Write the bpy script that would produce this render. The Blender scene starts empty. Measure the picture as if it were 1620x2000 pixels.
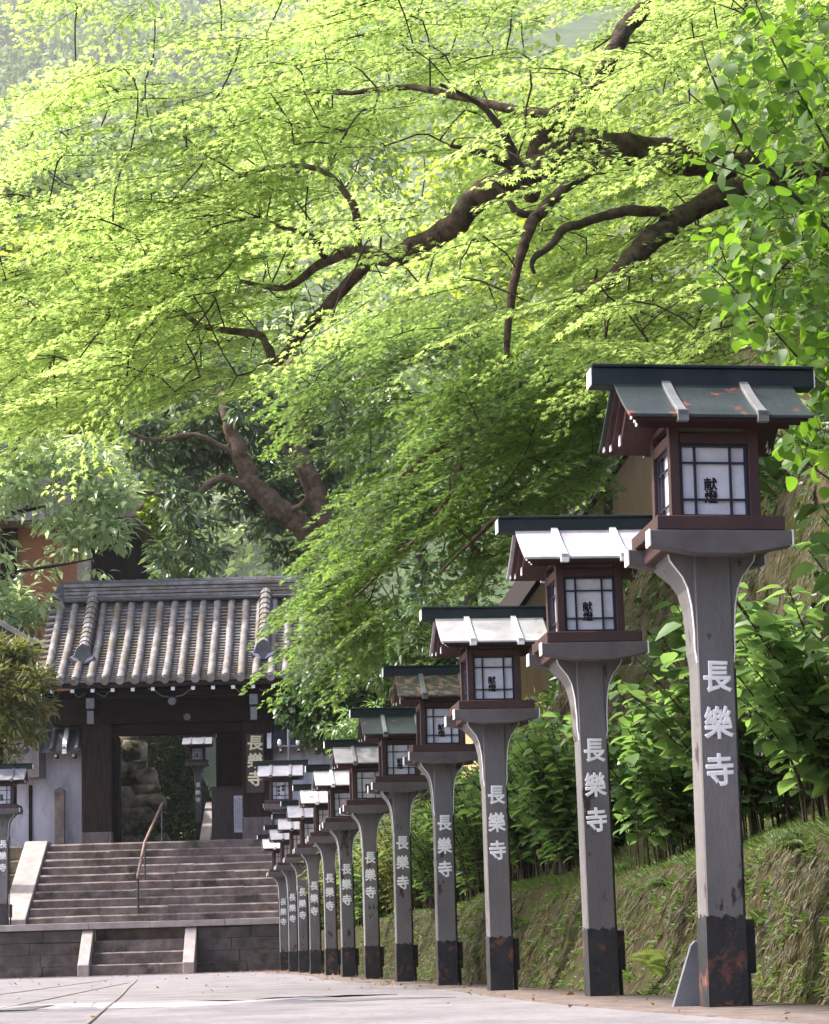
import bpy, bmesh, math, random
import numpy as np
from mathutils import Vector, Matrix
R = math.radians
random.seed(7); rng = np.random.default_rng(7)
S = bpy.context.scene
COL = S.collection

# ------------------------------------------------------------------ camera, sky, sun, exposure
F_PX, W_PX, H_PX = 4500.0, 1620.0, 2000.0
YAW, PITCH, ROLL, CAM_Z = .1106, .1926, -.0289, .2208
cf = np.array([math.sin(YAW)*math.cos(PITCH), math.cos(YAW)*math.cos(PITCH), math.sin(PITCH)])
r0 = np.array([math.cos(YAW), -math.sin(YAW), 0.0]); u0 = np.cross(r0, cf)
cr = r0*math.cos(ROLL)+u0*math.sin(ROLL); cu = -r0*math.sin(ROLL)+u0*math.cos(ROLL)
cam = bpy.data.cameras.new('camera'); camo = bpy.data.objects.new('camera', cam); COL.objects.link(camo)
camo.matrix_world = Matrix(((cr[0], cu[0], -cf[0], 0), (cr[1], cu[1], -cf[1], 0), (cr[2], cu[2], -cf[2], CAM_Z), (0, 0, 0, 1)))
cam.sensor_fit = 'VERTICAL'; cam.sensor_height = 36; cam.lens = 36*F_PX/H_PX
cam.clip_start = .1; cam.clip_end = 4000
S.camera = camo
HAZE = .00018

SUN_EL, SUN_AZ = R(50), R(-80)          # azimuth from +Y towards +X: behind and to the left of the lanterns
sd = Vector((math.sin(SUN_AZ)*math.cos(SUN_EL), math.cos(SUN_AZ)*math.cos(SUN_EL), math.sin(SUN_EL)))
w = bpy.data.worlds.new('World'); S.world = w; w.use_nodes = True
nt = w.node_tree; bg = nt.nodes['Background']; sk = nt.nodes.new('ShaderNodeTexSky')
sk.sky_type = 'NISHITA'; sk.sun_disc = False; sk.sun_elevation = SUN_EL; sk.sun_rotation = SUN_AZ
sk.air_density = .8; sk.dust_density = 5.0; sk.ozone_density = .6
nt.links.new(sk.outputs[0], bg.inputs[0]); bg.inputs[1].default_value = .15
sl = bpy.data.lights.new('sun', 'SUN'); sl.energy = 3.0; sl.angle = R(2); sl.color = (1, .95, .87)
so = bpy.data.objects.new('sun', sl); COL.objects.link(so); so.rotation_euler = sd.to_track_quat('Z', 'Y').to_euler()
S.view_settings.view_transform = 'Standard'; S.view_settings.look = 'None'
S.view_settings.exposure = 1.6; S.view_settings.gamma = 1
S.render.engine = 'CYCLES'; S.cycles.use_denoising = True
S.cycles.max_bounces = 8; S.cycles.transmission_bounces = 6; S.cycles.transparent_max_bounces = 4

def at(px, py, Y):
    """the point of the photographed place seen at pixel (px, py) that lies Y metres up the path"""
    d = cf*F_PX + cr*(px-W_PX/2) - cu*(py-H_PX/2)
    return np.array([0, 0, CAM_Z]) + d*(Y/d[1])

# ------------------------------------------------------------------ materials
def mat(name, c1, c2=None, scale=6, rough=.8, spec=.3, bump=0, bscale=None, metal=0, trans=None, stretch=(1, 1, 1), detail=6, thr=(.35, .65), c3=None, c3thr=(.6, .66), c3scale=3, coord='Object'):
    m = bpy.data.materials.new(name); m.use_nodes = True; n = m.node_tree; b = n.nodes['Principled BSDF']
    b.inputs['Roughness'].default_value = rough; b.inputs['Specular IOR Level'].default_value = spec; b.inputs['Metallic'].default_value = metal
    tc = n.nodes.new('ShaderNodeTexCoord'); mp = n.nodes.new('ShaderNodeMapping'); mp.inputs['Scale'].default_value = stretch
    n.links.new(tc.outputs[coord], mp.inputs[0])
    oi = n.nodes.new('ShaderNodeObjectInfo'); ad = n.nodes.new('ShaderNodeVectorMath'); ad.operation = 'ADD'
    ml = n.nodes.new('ShaderNodeMath'); ml.operation = 'MULTIPLY'; ml.inputs[1].default_value = 37
    n.links.new(oi.outputs['Random'], ml.inputs[0]); n.links.new(mp.outputs[0], ad.inputs[0]); n.links.new(ml.outputs[0], ad.inputs[1])
    vec = ad.outputs[0]
    col = None
    def noise(sc, det=detail):
        t = n.nodes.new('ShaderNodeTexNoise'); t.inputs['Scale'].default_value = sc; t.inputs['Detail'].default_value = det; t.inputs['Roughness'].default_value = .65
        n.links.new(vec, t.inputs['Vector']); return t.outputs['Fac']
    def mix(f, a, bb, lo, hi):
        mr = n.nodes.new('ShaderNodeMapRange'); mr.inputs['From Min'].default_value = lo; mr.inputs['From Max'].default_value = hi
        n.links.new(f, mr.inputs['Value']); mx = n.nodes.new('ShaderNodeMix'); mx.data_type = 'RGBA'
        n.links.new(mr.outputs[0], mx.inputs['Factor'])
        for v, s in ((a, 6), (bb, 7)):
            if isinstance(v, tuple): mx.inputs[s].default_value = (*v, 1)
            else: n.links.new(v, mx.inputs[s])
        return mx.outputs[2]
    if c2 is None: b.inputs['Base Color'].default_value = (*c1, 1)
    else:
        col = mix(noise(scale), c1, c2, *thr)
        if c3 is not None: col = mix(noise(c3scale), col, c3, *c3thr)
        n.links.new(col, b.inputs['Base Color'])
    if bump:
        bp = n.nodes.new('ShaderNodeBump'); bp.inputs['Strength'].default_value = bump; bp.inputs['Distance'].default_value = .02
        n.links.new(noise(bscale or scale*3), bp.inputs['Height']); n.links.new(bp.outputs[0], b.inputs['Normal'])
    return m

def leafmat(name, dark, light, trans, tmix=.5, rough=.5, spec=.3):
    """leaf: a glossy-diffuse face mixed with light coming through; each leaf has its own tint"""
    m = bpy.data.materials.new(name); m.use_nodes = True; n = m.node_tree; b = n.nodes['Principled BSDF']; out = n.nodes['Material Output']
    a = n.nodes.new('ShaderNodeAttribute'); a.attribute_name = 'tint'
    mx = n.nodes.new('ShaderNodeMix'); mx.data_type = 'RGBA'; mx.inputs[6].default_value = (*dark, 1); mx.inputs[7].default_value = (*light, 1)
    n.links.new(a.outputs['Fac'], mx.inputs['Factor']); n.links.new(mx.outputs[2], b.inputs['Base Color'])
    b.inputs['Roughness'].default_value = rough; b.inputs['Specular IOR Level'].default_value = spec
    t = n.nodes.new('ShaderNodeBsdfTranslucent')
    m2 = n.nodes.new('ShaderNodeMix'); m2.data_type = 'RGBA'; m2.inputs[6].default_value = (*[x*.7 for x in trans], 1); m2.inputs[7].default_value = (*[min(1, x*1.25) for x in trans], 1)
    n.links.new(a.outputs['Fac'], m2.inputs['Factor']); n.links.new(m2.outputs[2], t.inputs[0])
    ms = n.nodes.new('ShaderNodeMixShader'); ms.inputs[0].default_value = tmix
    n.links.new(b.outputs[0], ms.inputs[1]); n.links.new(t.outputs[0], ms.inputs[2]); n.links.new(ms.outputs[0], out.inputs[0])
    return m

M = dict(
    post=mat('grey_post_paint', (.112, .104, .108), (.168, .156, .160), 3.4, .6, .35, .25, 45, c3=(.045, .024, .024), c3thr=(.60, .64), c3scale=8, stretch=(1, 1, .45)),
    beam=mat('brown_grey_beam_paint', (.085, .07, .075), (.13, .115, .12), 5, .6, .35, .2, 40),
    black=mat('black_base_paint', (.012, .012, .016), (.03, .028, .032), 8, .5, .4, .3, 30, c3=(.15, .06, .04), c3thr=(.56, .66), c3scale=7),
    brown=mat('maroon_lantern_paint', (.042, .018, .018), (.062, .027, .026), 5, .55, .4, .2, 50, stretch=(1, 1, 1)),
    navy=mat('navy_lattice_paint', (.014, .014, .028), (.022, .022, .04), 10, .5),
    paper=mat('white_paper_panel', (.60, .59, .68), (.70, .69, .77), 6, .7, .2, c3=(.50, .48, .50), c3thr=(.5, .75), c3scale=11),
    transom=mat('grey_transom_panel', (.14, .13, .11), (.19, .175, .15), 9, .7),
    white=mat('white_paint', (.76, .75, .77), (.86, .85, .87), 20, .6),
    ink=mat('black_ink', (.008, .008, .012)),
    green_roof=mat('verdigris_roof_sheet', (.017, .026, .026), (.033, .043, .041), 5, .42, .4, .2, 30, c3=(.20, .06, .035), c3thr=(.60, .66), c3scale=7),
    ridge=mat('dark_green_ridge_board', (.010, .017, .020), (.022, .030, .033), 6, .6, .25),
    pale_roof=mat('pale_zinc_roof_sheet', (.31, .30, .325), (.47, .45, .47), 5, .5, .35, .1, 25, c3=(.24, .17, .14), c3thr=(.58, .70), c3scale=5),
    rust_roof=mat('rusty_littered_roof_sheet', (.05, .06, .055), (.30, .17, .11), 16, .6, .4, .5, 40, thr=(.48, .6)),
    zinc_roof=mat('grey_zinc_roof_sheet', (.17, .17, .195), (.28, .275, .30), 5, .42, .4, .1, 25),
    batten=mat('batten_paint', (.13, .14, .145), (.20, .20, .205), 12, .5),
    wood=mat('dark_gate_timber', (.008, .006, .0055), (.021, .014, .013), 4, .8, .15, .4, 18, stretch=(4, 4, .6)),
    pillar=mat('worn_pillar_timber', (.012, .008, .008), (.038, .024, .023), 3, .8, .15, .4, 14, stretch=(5, 5, .5)),
    wood_h=mat('dark_beam_timber', (.008, .006, .0055), (.020, .013, .012), 4, .8, .15, .4, 18, stretch=(.6, 4, 4)),
    fadewood=mat('sun_bleached_timber', (.10, .075, .08), (.20, .16, .17), 4, .8, .2, .3, 14, stretch=(5, 5, .7)),
    plank=mat('brown_plank', (.055, .042, .042), (.09, .07, .068), 4, .8, .2, .2, 18, stretch=(6, 6, .6)),
    tile=mat('grey_clay_tile', (.125, .113, .112), (.29, .268, .262), 4.5, .65, .35, .4, 18, c3=(.15, .12, .085), c3thr=(.48, .62), c3scale=1.1),
    tile_dark=mat('dark_clay_tile', (.055, .055, .065), (.11, .11, .125), 4, .6, .4, .2, 16),
    plaster=mat('white_plaster', (.38, .38, .45), (.50, .49, .56), 2.6, .85, .2, .1, 8, c3=(.28, .26, .29), c3thr=(.52, .72), c3scale=2.2, stretch=(1.6, 1, .6)),
    stone=mat('weathered_step_stone', (.10, .075, .068), (.25, .20, .185), 2.6, .85, .25, .5, 14, c3=(.045, .04, .03), c3thr=(.52, .68), c3scale=1.6),
    darkstone=mat('dark_wall_stone', (.055, .044, .042), (.12, .098, .095), 3, .85, .25, .5, 12, c3=(.03, .03, .018), c3thr=(.52, .66), c3scale=1.4),
    palestone=mat('pale_granite', (.29, .245, .235), (.42, .36, .345), 4, .8, .25, .2, 30),
    rock=mat('mossy_rock', (.10, .08, .055), (.21, .175, .14), 2.2, .9, .2, .8, 8, c3=(.055, .065, .022), c3thr=(.5, .6), c3scale=1.3),
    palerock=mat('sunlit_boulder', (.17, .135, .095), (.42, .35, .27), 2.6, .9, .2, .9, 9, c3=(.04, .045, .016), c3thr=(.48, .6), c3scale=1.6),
    path=mat('worn_concrete', (.150, .138, .152), (.25, .232, .25), 2.2, .8, .25, .5, 60, c3=(.13, .11, .105), c3thr=(.52, .72), c3scale=26, stretch=(1, .5, 1), detail=10),
    seam=mat('dark_paving_joint', (.12, .10, .09), (.2, .17, .15), 8, .9),
    band=mat('sunlit_path_concrete', (.24, .225, .24), (.37, .35, .37), 1.6, .75, .25, .4, 60, detail=10),  # path concrete paled in colour to stand for sunlight on it
    dirt=mat('leaf_strewn_dirt', (.075, .058, .052), (.165, .135, .125), 9, .9, .2, .6, 40),
    soil=mat('bank_soil', (.018, .015, .009), (.062, .048, .026), 9, .95, .1, 1.0, 22, c3=(.032, .045, .011), c3thr=(.46, .6), c3scale=4),
    moss=mat('moss_cliff', (.026, .020, .012), (.12, .098, .07), 7, .95, .1, 1.0, 16, c3=(.042, .045, .013), c3thr=(.45, .56), c3scale=3.5, stretch=(1, 1, .7), detail=10),
    ground=mat('forest_floor', (.03, .035, .014), (.07, .065, .03), .5, .95),
    bark=mat('maple_bark', (.026, .017, .012), (.115, .08, .056), 11, .9, .2, 1.0, 28, c3=(.05, .062, .022), c3thr=(.56, .66), c3scale=4),
    darkbark=mat('dark_bark', (.014, .011, .009), (.035, .026, .02), 9, .9, .2, .6, 22),
    redbark=mat('red_brown_bark', (.075, .05, .032), (.185, .13, .088), 7, .9, .2, .7, 20),
    twig=mat('twig_bark', (.03, .02, .014), (.06, .042, .03), 20, .9),
    stem=mat('shrub_stem', (.028, .022, .014), (.075, .055, .036), 12, .9),
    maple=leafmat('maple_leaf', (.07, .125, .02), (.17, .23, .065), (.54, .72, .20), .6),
    maple2=leafmat('shaded_maple_leaf', (.036, .078, .016), (.088, .138, .034), (.27, .43, .085), .5),  # same leaf as maple, with shade put into its darker colour
    ever=leafmat('evergreen_leaf', (.024, .046, .018), (.15, .215, .125), (.22, .34, .11), .33, .28, .9),
    mint=leafmat('pale_evergreen_leaf', (.19, .28, .11), (.34, .44, .22), (.56, .70, .34), .5, .3, .9),
    hydra=leafmat('hydrangea_leaf', (.055, .115, .030), (.145, .225, .095), (.27, .46, .10), .42, .33, .8),
    hazel=leafmat('hazel_leaf', (.045, .10, .014), (.075, .145, .02), (.22, .42, .03), .48, .45, .35),
    shrub=leafmat('dark_shrub_leaf', (.020, .048, .014), (.045, .085, .022), (.09, .18, .03), .3, .35, .5),
    olive=leafmat('olive_bush_leaf', (.075, .095, .022), (.19, .20, .06), (.34, .36, .08), .35, .4, .4),
    lime=leafmat('lime_tree_leaf', (.08, .12, .012), (.13, .18, .02), (.50, .62, .07), .55),
    far=leafmat('hill_tree_leaf', (.05, .085, .03), (.09, .13, .05), (.22, .32, .09), .4),
    grass=leafmat('bank_grass_blade', (.030, .060, .010), (.085, .12, .024), (.14, .24, .03), .35),
    drygrass=leafmat('dry_moss_strand', (.022, .022, .007), (.10, .080, .028), (.10, .09, .02), .25),
    fern=leafmat('fern_leaf', (.20, .26, .04), (.28, .34, .07), (.36, .46, .05), .45),
    litter=leafmat('fallen_leaf', (.12, .05, .02), (.26, .15, .08), (.15, .08, .03), .2),
    tan=mat('tan_boarded_wall', (.38, .25, .14), (.46, .31, .18), 2, .85, .2, .2, 14, stretch=(6, 6, .5)),
    orange=mat('orange_clay_wall', (.30, .13, .07), (.38, .17, .09), 1.5, .85),
    gold=mat('gilded_letters', (.82, .72, .46), (.88, .80, .58), 9, .45, .5),
    rail=mat('rusty_rail_paint', (.22, .13, .10), (.30, .20, .17), 9, .5, .4),
    steel=mat('dark_steel', (.03, .03, .032), (.06, .058, .06), 9, .5, .4),
    grey=mat('grey_metal', (.13, .135, .155), (.20, .205, .23), 5, .6),
    copper=mat('weathered_sheet_roof', (.13, .115, .12), (.21, .19, .195), 3, .6, .4),
    hill=mat('wooded_hill', (.045, .075, .03), (.10, .14, .06), .12, .95, .1, detail=9),
)

# ------------------------------------------------------------------ builders
def tag(o, label=None, cat=None, group=None, kind=None):
    for k, v in (('label', label), ('category', cat), ('group', group), ('kind', kind)):
        if v: o[k] = v
    return o
def empty(name, loc=(0, 0, 0), rz=0, label=None, cat=None, group=None):
    o = bpy.data.objects.new(name, None); COL.objects.link(o); o.location = loc; o.rotation_euler = (0, 0, rz); o.empty_display_size = .2
    return tag(o, label, cat, group)

class MB:
    def __init__(s): s.v = []; s.f = []
    def add(s, vs, fs):
        o = len(s.v); s.v += [tuple(float(c) for c in p) for p in vs]; s.f += [tuple(o+i for i in f) for f in fs]; return s
    def box(s, c, d, rot=None):
        x, y, z = (q/2 for q in d); vs = [(-x, -y, -z), (x, -y, -z), (x, y, -z), (-x, y, -z), (-x, -y, z), (x, -y, z), (x, y, z), (-x, y, z)]
        if rot is not None: vs = [tuple(rot @ Vector(p)) for p in vs]
        return s.add([(p[0]+c[0], p[1]+c[1], p[2]+c[2]) for p in vs], [(3, 2, 1, 0), (4, 5, 6, 7), (0, 1, 5, 4), (1, 2, 6, 5), (2, 3, 7, 6), (3, 0, 4, 7)])
    def bb(s, x0, x1, y0, y1, z0, z1): return s.box(((x0+x1)/2, (y0+y1)/2, (z0+z1)/2), (x1-x0, y1-y0, z1-z0))
    def prism(s, poly, a, b, axis='y'):
        n = len(poly)
        g = (lambda p, t: (p[0], t, p[1])) if axis == 'y' else ((lambda p, t: (t, p[0], p[1])) if axis == 'x' else (lambda p, t: (p[0], p[1], t)))
        vs = [g(p, a) for p in poly]+[g(p, b) for p in poly]
        return s.add(vs, [tuple(range(n))[::-1], tuple(range(n, 2*n))]+[(i, (i+1) % n, n+(i+1) % n, n+i) for i in range(n)])
    def tube(s, pts, rad, n=6, cap=True):
        pts = [Vector(p) for p in pts]; k = len(pts); rad = [rad]*k if not hasattr(rad, '__len__') else rad
        vs = []; ref = Vector((.31, .17, .93))
        for i, p in enumerate(pts):
            t = (pts[min(i+1, k-1)]-pts[max(i-1, 0)])
            t = t.normalized() if t.length > 1e-9 else Vector((0, 0, 1))
            a = t.cross(ref); a = a.normalized() if a.length > 1e-4 else Vector((1, 0, 0)); b = t.cross(a)
            for j in range(n):
                q = p+(a*math.cos(2*math.pi*j/n)+b*math.sin(2*math.pi*j/n))*rad[i]; vs.append(q)
        fs = [(i*n+j, i*n+(j+1) % n, (i+1)*n+(j+1) % n, (i+1)*n+j) for i in range(k-1) for j in range(n)]
        if cap: fs += [tuple(range(n))[::-1], tuple(range((k-1)*n, k*n))]
        return s.add(vs, fs)
    def build(s, name, m, parent=None, bevel=0, smooth=False, sharp=None):
        me = bpy.data.meshes.new(name); me.from_pydata(s.v, [], s.f); me.validate()
        bm = bmesh.new(); bm.from_mesh(me); bmesh.ops.recalc_face_normals(bm, faces=bm.faces)
        if bevel:
            es = [e for e in bm.edges if len(e.link_faces) == 2 and e.calc_face_angle(0) > .5]
            bmesh.ops.bevel(bm, geom=es, offset=bevel, segments=1, affect='EDGES', clamp_overlap=True)
        bm.to_mesh(me); bm.free(); me.materials.append(m)
        if smooth: me.polygons.foreach_set('use_smooth', [True]*len(me.polygons))
        o = bpy.data.objects.new(name, me); COL.objects.link(o)
        if parent is not None: o.parent = parent
        return o

def text_mesh(name, body, size, m, parent, M4, bold=.02, ext=.0008):
    """characters stacked down a column, standing on the local x-z plane and facing -y"""
    c = bpy.data.curves.new(name, 'FONT'); c.body = body; c.size = size; c.align_x = 'CENTER'; c.extrude = ext; c.bevel_depth = bold*size; c.bevel_resolution = 0
    c.resolution_u = 2; c.space_line = 1.0
    t = bpy.data.objects.new(name, c); COL.objects.link(t); bpy.context.view_layer.update()
    me = bpy.data.meshes.new_from_object(t.evaluated_get(bpy.context.evaluated_depsgraph_get()))
    bpy.data.objects.remove(t); bpy.data.curves.remove(c); me.name = name
    me.transform(M4 @ Matrix.Rotation(R(90), 4, 'X') @ Matrix.Diagonal((1, 1, .12 if ext < .002 else 1, 1))); me.materials.clear(); me.materials.append(m)
    o = bpy.data.objects.new(name, me); COL.objects.link(o); o.parent = parent; return o
def join_into(a, others):
    bm = bmesh.new(); bm.from_mesh(a.data)
    for o in others: bm.from_mesh(o.data); bpy.data.objects.remove(o)
    bm.to_mesh(a.data); bm.free(); return a
def column_text(name, chars, size, pitch, m, parent, x, y, ztop, face=None, sx=1, **k):
    f = face or Matrix.Identity(4); obs = []
    for i, ch in enumerate(chars):
        obs.append(text_mesh(name, ch, size, m, parent, f @ Matrix.Translation((x, y, ztop-i*pitch-size*.86)) @ Matrix.Rotation(R(random.uniform(-3, 3)), 4, 'Y') @ Matrix.Diagonal((sx, 1, 1, 1)), **k))
    return obs

def copy_tree(o, parent=None):
    c = o.copy(); COL.objects.link(c)
    if parent is not None: c.parent = parent
    for ch in list(o.children): copy_tree(ch, c)
    return c

# leaf templates: (along, across, up) per vertex
def maple_template():
    v = [(0, 0, 0)]; f = []
    for a, l, wd in ((0, 1, .13), (38, .86, .12), (-38, .86, .12), (82, .55, .10), (-82, .55, .10)):
        a = R(a); ca, sa = math.cos(a), math.sin(a); i = len(v)
        for (t, q, z) in ((.42*l, wd, -.01), (l, 0, -.12*l), (.42*l, -wd, -.01)): v.append((t*ca-q*sa, t*sa+q*ca, z))
        f.append((0, i, i+1, i+2))
    return np.array(v), f
def ovate_template(wd=.36, fold=.12, droop=.25):
    ts = (0, .18, .45, .75, 1.0); ws = (0, .8, 1.0, .62, 0); v = []; f = []
    for t, q in zip(ts, ws):
        z = -droop*t*t
        v += [(t, 0, z), (t, wd*q, z+fold*q), (t, -wd*q, z+fold*q)]
    for i in range(4):
        a, b = 3*i, 3*i+3
        if i == 0: f += [(a, b, b+1), (a, b+2, b)]
        elif i == 3: f += [(a, b, a+1), (a, a+2, b)]
        else: f += [(a, b, b+1, a+1), (a, a+2, b+2, b)]
    return np.array(v), f
def lance_template(wd=.13):
    return np.array([(0, 0, 0), (.45, wd, .03), (1, 0, -.15), (.45, -wd, .03), (.45, 0, -.02)]), [(0, 4, 2, 1), (0, 3, 2, 4)]
MAPLE, OVATE, LANCE, BROAD = maple_template(), ovate_template(), lance_template(), ovate_template(.42, .08, .3)
CARD = (np.array([(0, 0, 0), (.45, .30, .05), (1, 0, -.1), (.5, -.30, .05)]), [(0, 3, 2, 1)])
BLADE = (np.array([(0, .04, 0), (0, -.04, 0), (.55, .03, 0), (.55, -.03, 0), (1, 0, -.18)]), [(0, 1, 3, 2), (2, 3, 4)])

def unit(a): return a/np.maximum(np.linalg.norm(a, axis=-1, keepdims=True), 1e-9)
def leaves(name, P, D, N, size, tint, tmpl, m, parent=None):
    tv, tf = tmpl; P = np.asarray(P, float); D = unit(np.asarray(D, float)); N = np.asarray(N, float); n = len(P); k = len(tv)
    Bx = unit(np.cross(N, D)); N = np.cross(D, Bx); s = np.broadcast_to(np.asarray(size, float), (n,))[:, None, None]
    V = P[:, None, :] + s*(tv[None, :, 0:1]*D[:, None, :] + tv[None, :, 1:2]*Bx[:, None, :] + tv[None, :, 2:3]*N[:, None, :])
    li = np.concatenate([np.array(f) for f in tf]); lt = np.array([len(f) for f in tf])
    L = (np.arange(n)[:, None]*k + li[None, :]).ravel().astype(np.int32); T = np.tile(lt, n).astype(np.int32)
    me = bpy.data.meshes.new(name); me.vertices.add(n*k); me.vertices.foreach_set('co', V.astype(np.float32).ravel())
    me.loops.add(len(L)); me.loops.foreach_set('vertex_index', L)
    me.polygons.add(len(T)); me.polygons.foreach_set('loop_start', np.concatenate([[0], np.cumsum(T)[:-1]]).astype(np.int32))
    at_ = me.attributes.new('tint', 'FLOAT', 'FACE'); at_.data.foreach_set('value', np.repeat(np.clip(tint, 0, 1), len(tf)).astype(np.float32))
    me.materials.append(m); me.update(calc_edges=True)
    o = bpy.data.objects.new(name, me); COL.objects.link(o)
    if parent is not None: o.parent = parent
    return o

def sheet(name, XX, YY, ZZ, m, parent=None, smooth=True):
    a, b = XX.shape; V = np.stack([XX, YY, ZZ], -1).reshape(-1, 3); i = np.arange(a*b).reshape(a, b)
    Fq = np.stack([i[:-1, :-1], i[1:, :-1], i[1:, 1:], i[:-1, 1:]], -1).reshape(-1, 4)
    me = bpy.data.meshes.new(name); me.from_pydata(V.tolist(), [], Fq.tolist()); me.materials.append(m)
    bm = bmesh.new(); bm.from_mesh(me); bmesh.ops.recalc_face_normals(bm, faces=bm.faces); bm.to_mesh(me); bm.free()
    if smooth: me.polygons.foreach_set('use_smooth', [True]*len(me.polygons))
    o = bpy.data.objects.new(name, me); COL.objects.link(o)
    if parent is not None: o.parent = parent
    return o
_nw = [(rng.uniform(-1, 1, 3), rng.uniform(0, 6.28)) for _ in range(40)]
def fnoise(P, scale=1.0, octv=4):
    P = np.asarray(P, float)*scale; r = np.zeros(P.shape[:-1]); k = 0; amp = 1
    for o in range(octv):
        for _ in range(5):
            d, ph = _nw[k % 40]; k += 1; r += amp*np.sin(P @ (d*2.2*2**o)+ph+1.3*np.sin(P @ (d[::-1]*1.7*2**o)))/5
        amp *= .55
    return r
exec_order = None

# ------------------------------------------------------------------ ground, path, bank
ROWX, GTH = 2.32, R(-5)
G0 = at(270, 1903, 49.0)
def gz(Y): return max(0.0, (Y-16)*.0035)                     # the path climbs very slightly towards the steps
def gl(u, v, z=0):
    c, s = math.cos(-GTH), math.sin(-GTH)
    return Vector((G0[0]+u*c+v*s, G0[1]-u*s+v*c, z))
ys = np.concatenate([np.linspace(-30, 52, 83), [60, 80, 140, 300, 1390]]); xs = np.array([-900, -200, -60, -20, -8, -4, 0, 2, 2.9, 4.0, 8, 20, 60, 200, 900])
XX, YY = np.meshgrid(xs, ys); tag(sheet('ground', XX, YY, np.full_like(XX, -.06), M['ground']), kind='structure')
xs = np.linspace(-5.2, 2.62, 30); ys = np.linspace(-6, 49.4, 120); XX, YY = np.meshgrid(xs, ys)
ZZ = np.vectorize(gz)(YY)
tag(sheet('path', XX, YY, ZZ, M['path']), kind='structure')
def strip_on_path(name, pts, wd, m, dz=.006):
    pts = np.array(pts, float); d = unit(np.gradient(pts, axis=0)); nx = np.stack([-d[:, 1], d[:, 0]], -1); wd = np.broadcast_to(wd, (len(pts),))
    A, B = pts+nx*wd[:, None]/2, pts-nx*wd[:, None]/2
    X = np.stack([A[:, 0], A[:, 0], B[:, 0], B[:, 0]], -1); Y = np.stack([A[:, 1], A[:, 1], B[:, 1], B[:, 1]], -1)
    Z = np.vectorize(gz)(Y)+np.array([-.02, dz, dz, -.02])
    return tag(sheet(name, X, Y, Z, m), kind='structure')
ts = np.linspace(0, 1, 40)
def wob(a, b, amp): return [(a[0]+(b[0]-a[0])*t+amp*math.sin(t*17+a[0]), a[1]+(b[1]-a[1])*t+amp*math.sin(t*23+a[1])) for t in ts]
strip_on_path('path_sunlit_strip', wob((-5.1, 14.2), (1.4, 15.3), .22), 2.6+.9*np.sin(np.arange(40)*1.1)*np.linspace(.2, 1, 40)*.6, M['band'], .003)  # band of sunlight across the path, laid on as a paler strip
j1a, j1b = at(262, 2010, 6.9), at(232, 1912, 34)
strip_on_path('path_joint', wob((-.32, 5.5), (-.45, 36), .004), .022, M['seam'], .005)
strip_on_path('path_joint', wob((-2.2, 9.0), (-.9, 37), .005), .02, M['seam'], .005)
strip_on_path('path_joint', wob((-1.35, 7.0), (-.5, 31), .005), .016, M['seam'], .005)
strip_on_path('path_verge', wob((2.36, 4), (2.30, 49), .12), .75, M['dirt'], .004)
strip_on_path('path_end_dirt', wob((-4.6, 47.2), (2.5, 47.4), .1), 2.2, M['dirt'], .007)

# the earth bank on the right: a short mossy face, a grassy shelf, then a steeper cut and the slope above it
def bank_pt(Y, s):
    """profile point: s runs 0 (foot) .. 1"""
    prof = [(0, 2.66, -.05), (.10, 2.72, .10), (.26, 2.80, .42), (.38, 2.90, .66), (.44, 3.02, .74), (.56, 3.42, .88), (.62, 3.62, 1.05), (.70, 3.80, 2.0), (.78, 3.95, 3.1), (.82, 4.2, 3.55), (.9, 6.0, 4.5), (1.0, 16.0, 11.5)]
    a = np.array(prof); return np.interp(s, a[:, 0], a[:, 1]), np.interp(s, a[:, 0], a[:, 2])
def bank_field(Yv, sv):
    X, Z = bank_pt(Yv, sv); far = np.clip((Yv-20)/10, 0, 1)
    hs = 1-.35*far*np.clip((sv-.4)*4, 0, 1); hs = np.where(sv > .82, hs*.9+.1, hs)
    Z = Z*hs+np.clip((Yv-9)*.0035, 0, .2)
    n = fnoise(np.stack([X, Yv, Z*1.4], -1), .9, 5)*.10*np.clip(sv*6, 0, 1)*(1+np.clip((sv-.6)*6, 0, 1)*1.2)
    return X+n*.8+.12*np.sin(Yv*.55)*np.clip(sv*5, 0, 1), Yv, Z+n*.7
sv = np.concatenate([np.linspace(0, .45, 26), np.linspace(.46, .83, 34), np.linspace(.85, 1, 12)]); yv = np.concatenate([np.linspace(5, 26, 190), np.linspace(26.2, 62, 110)])
SV, YV = np.meshgrid(sv, yv); bx_, by_, bz_ = bank_field(YV, SV)
nlo = int((sv < .60).sum())
tag(sheet('bank', bx_[:, :nlo], by_[:, :nlo], bz_[:, :nlo], M['soil']), kind='structure')
tag(sheet('hillside', bx_[:, nlo-1:], by_[:, nlo-1:], bz_[:, nlo-1:], M['moss']), kind='structure')

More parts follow.
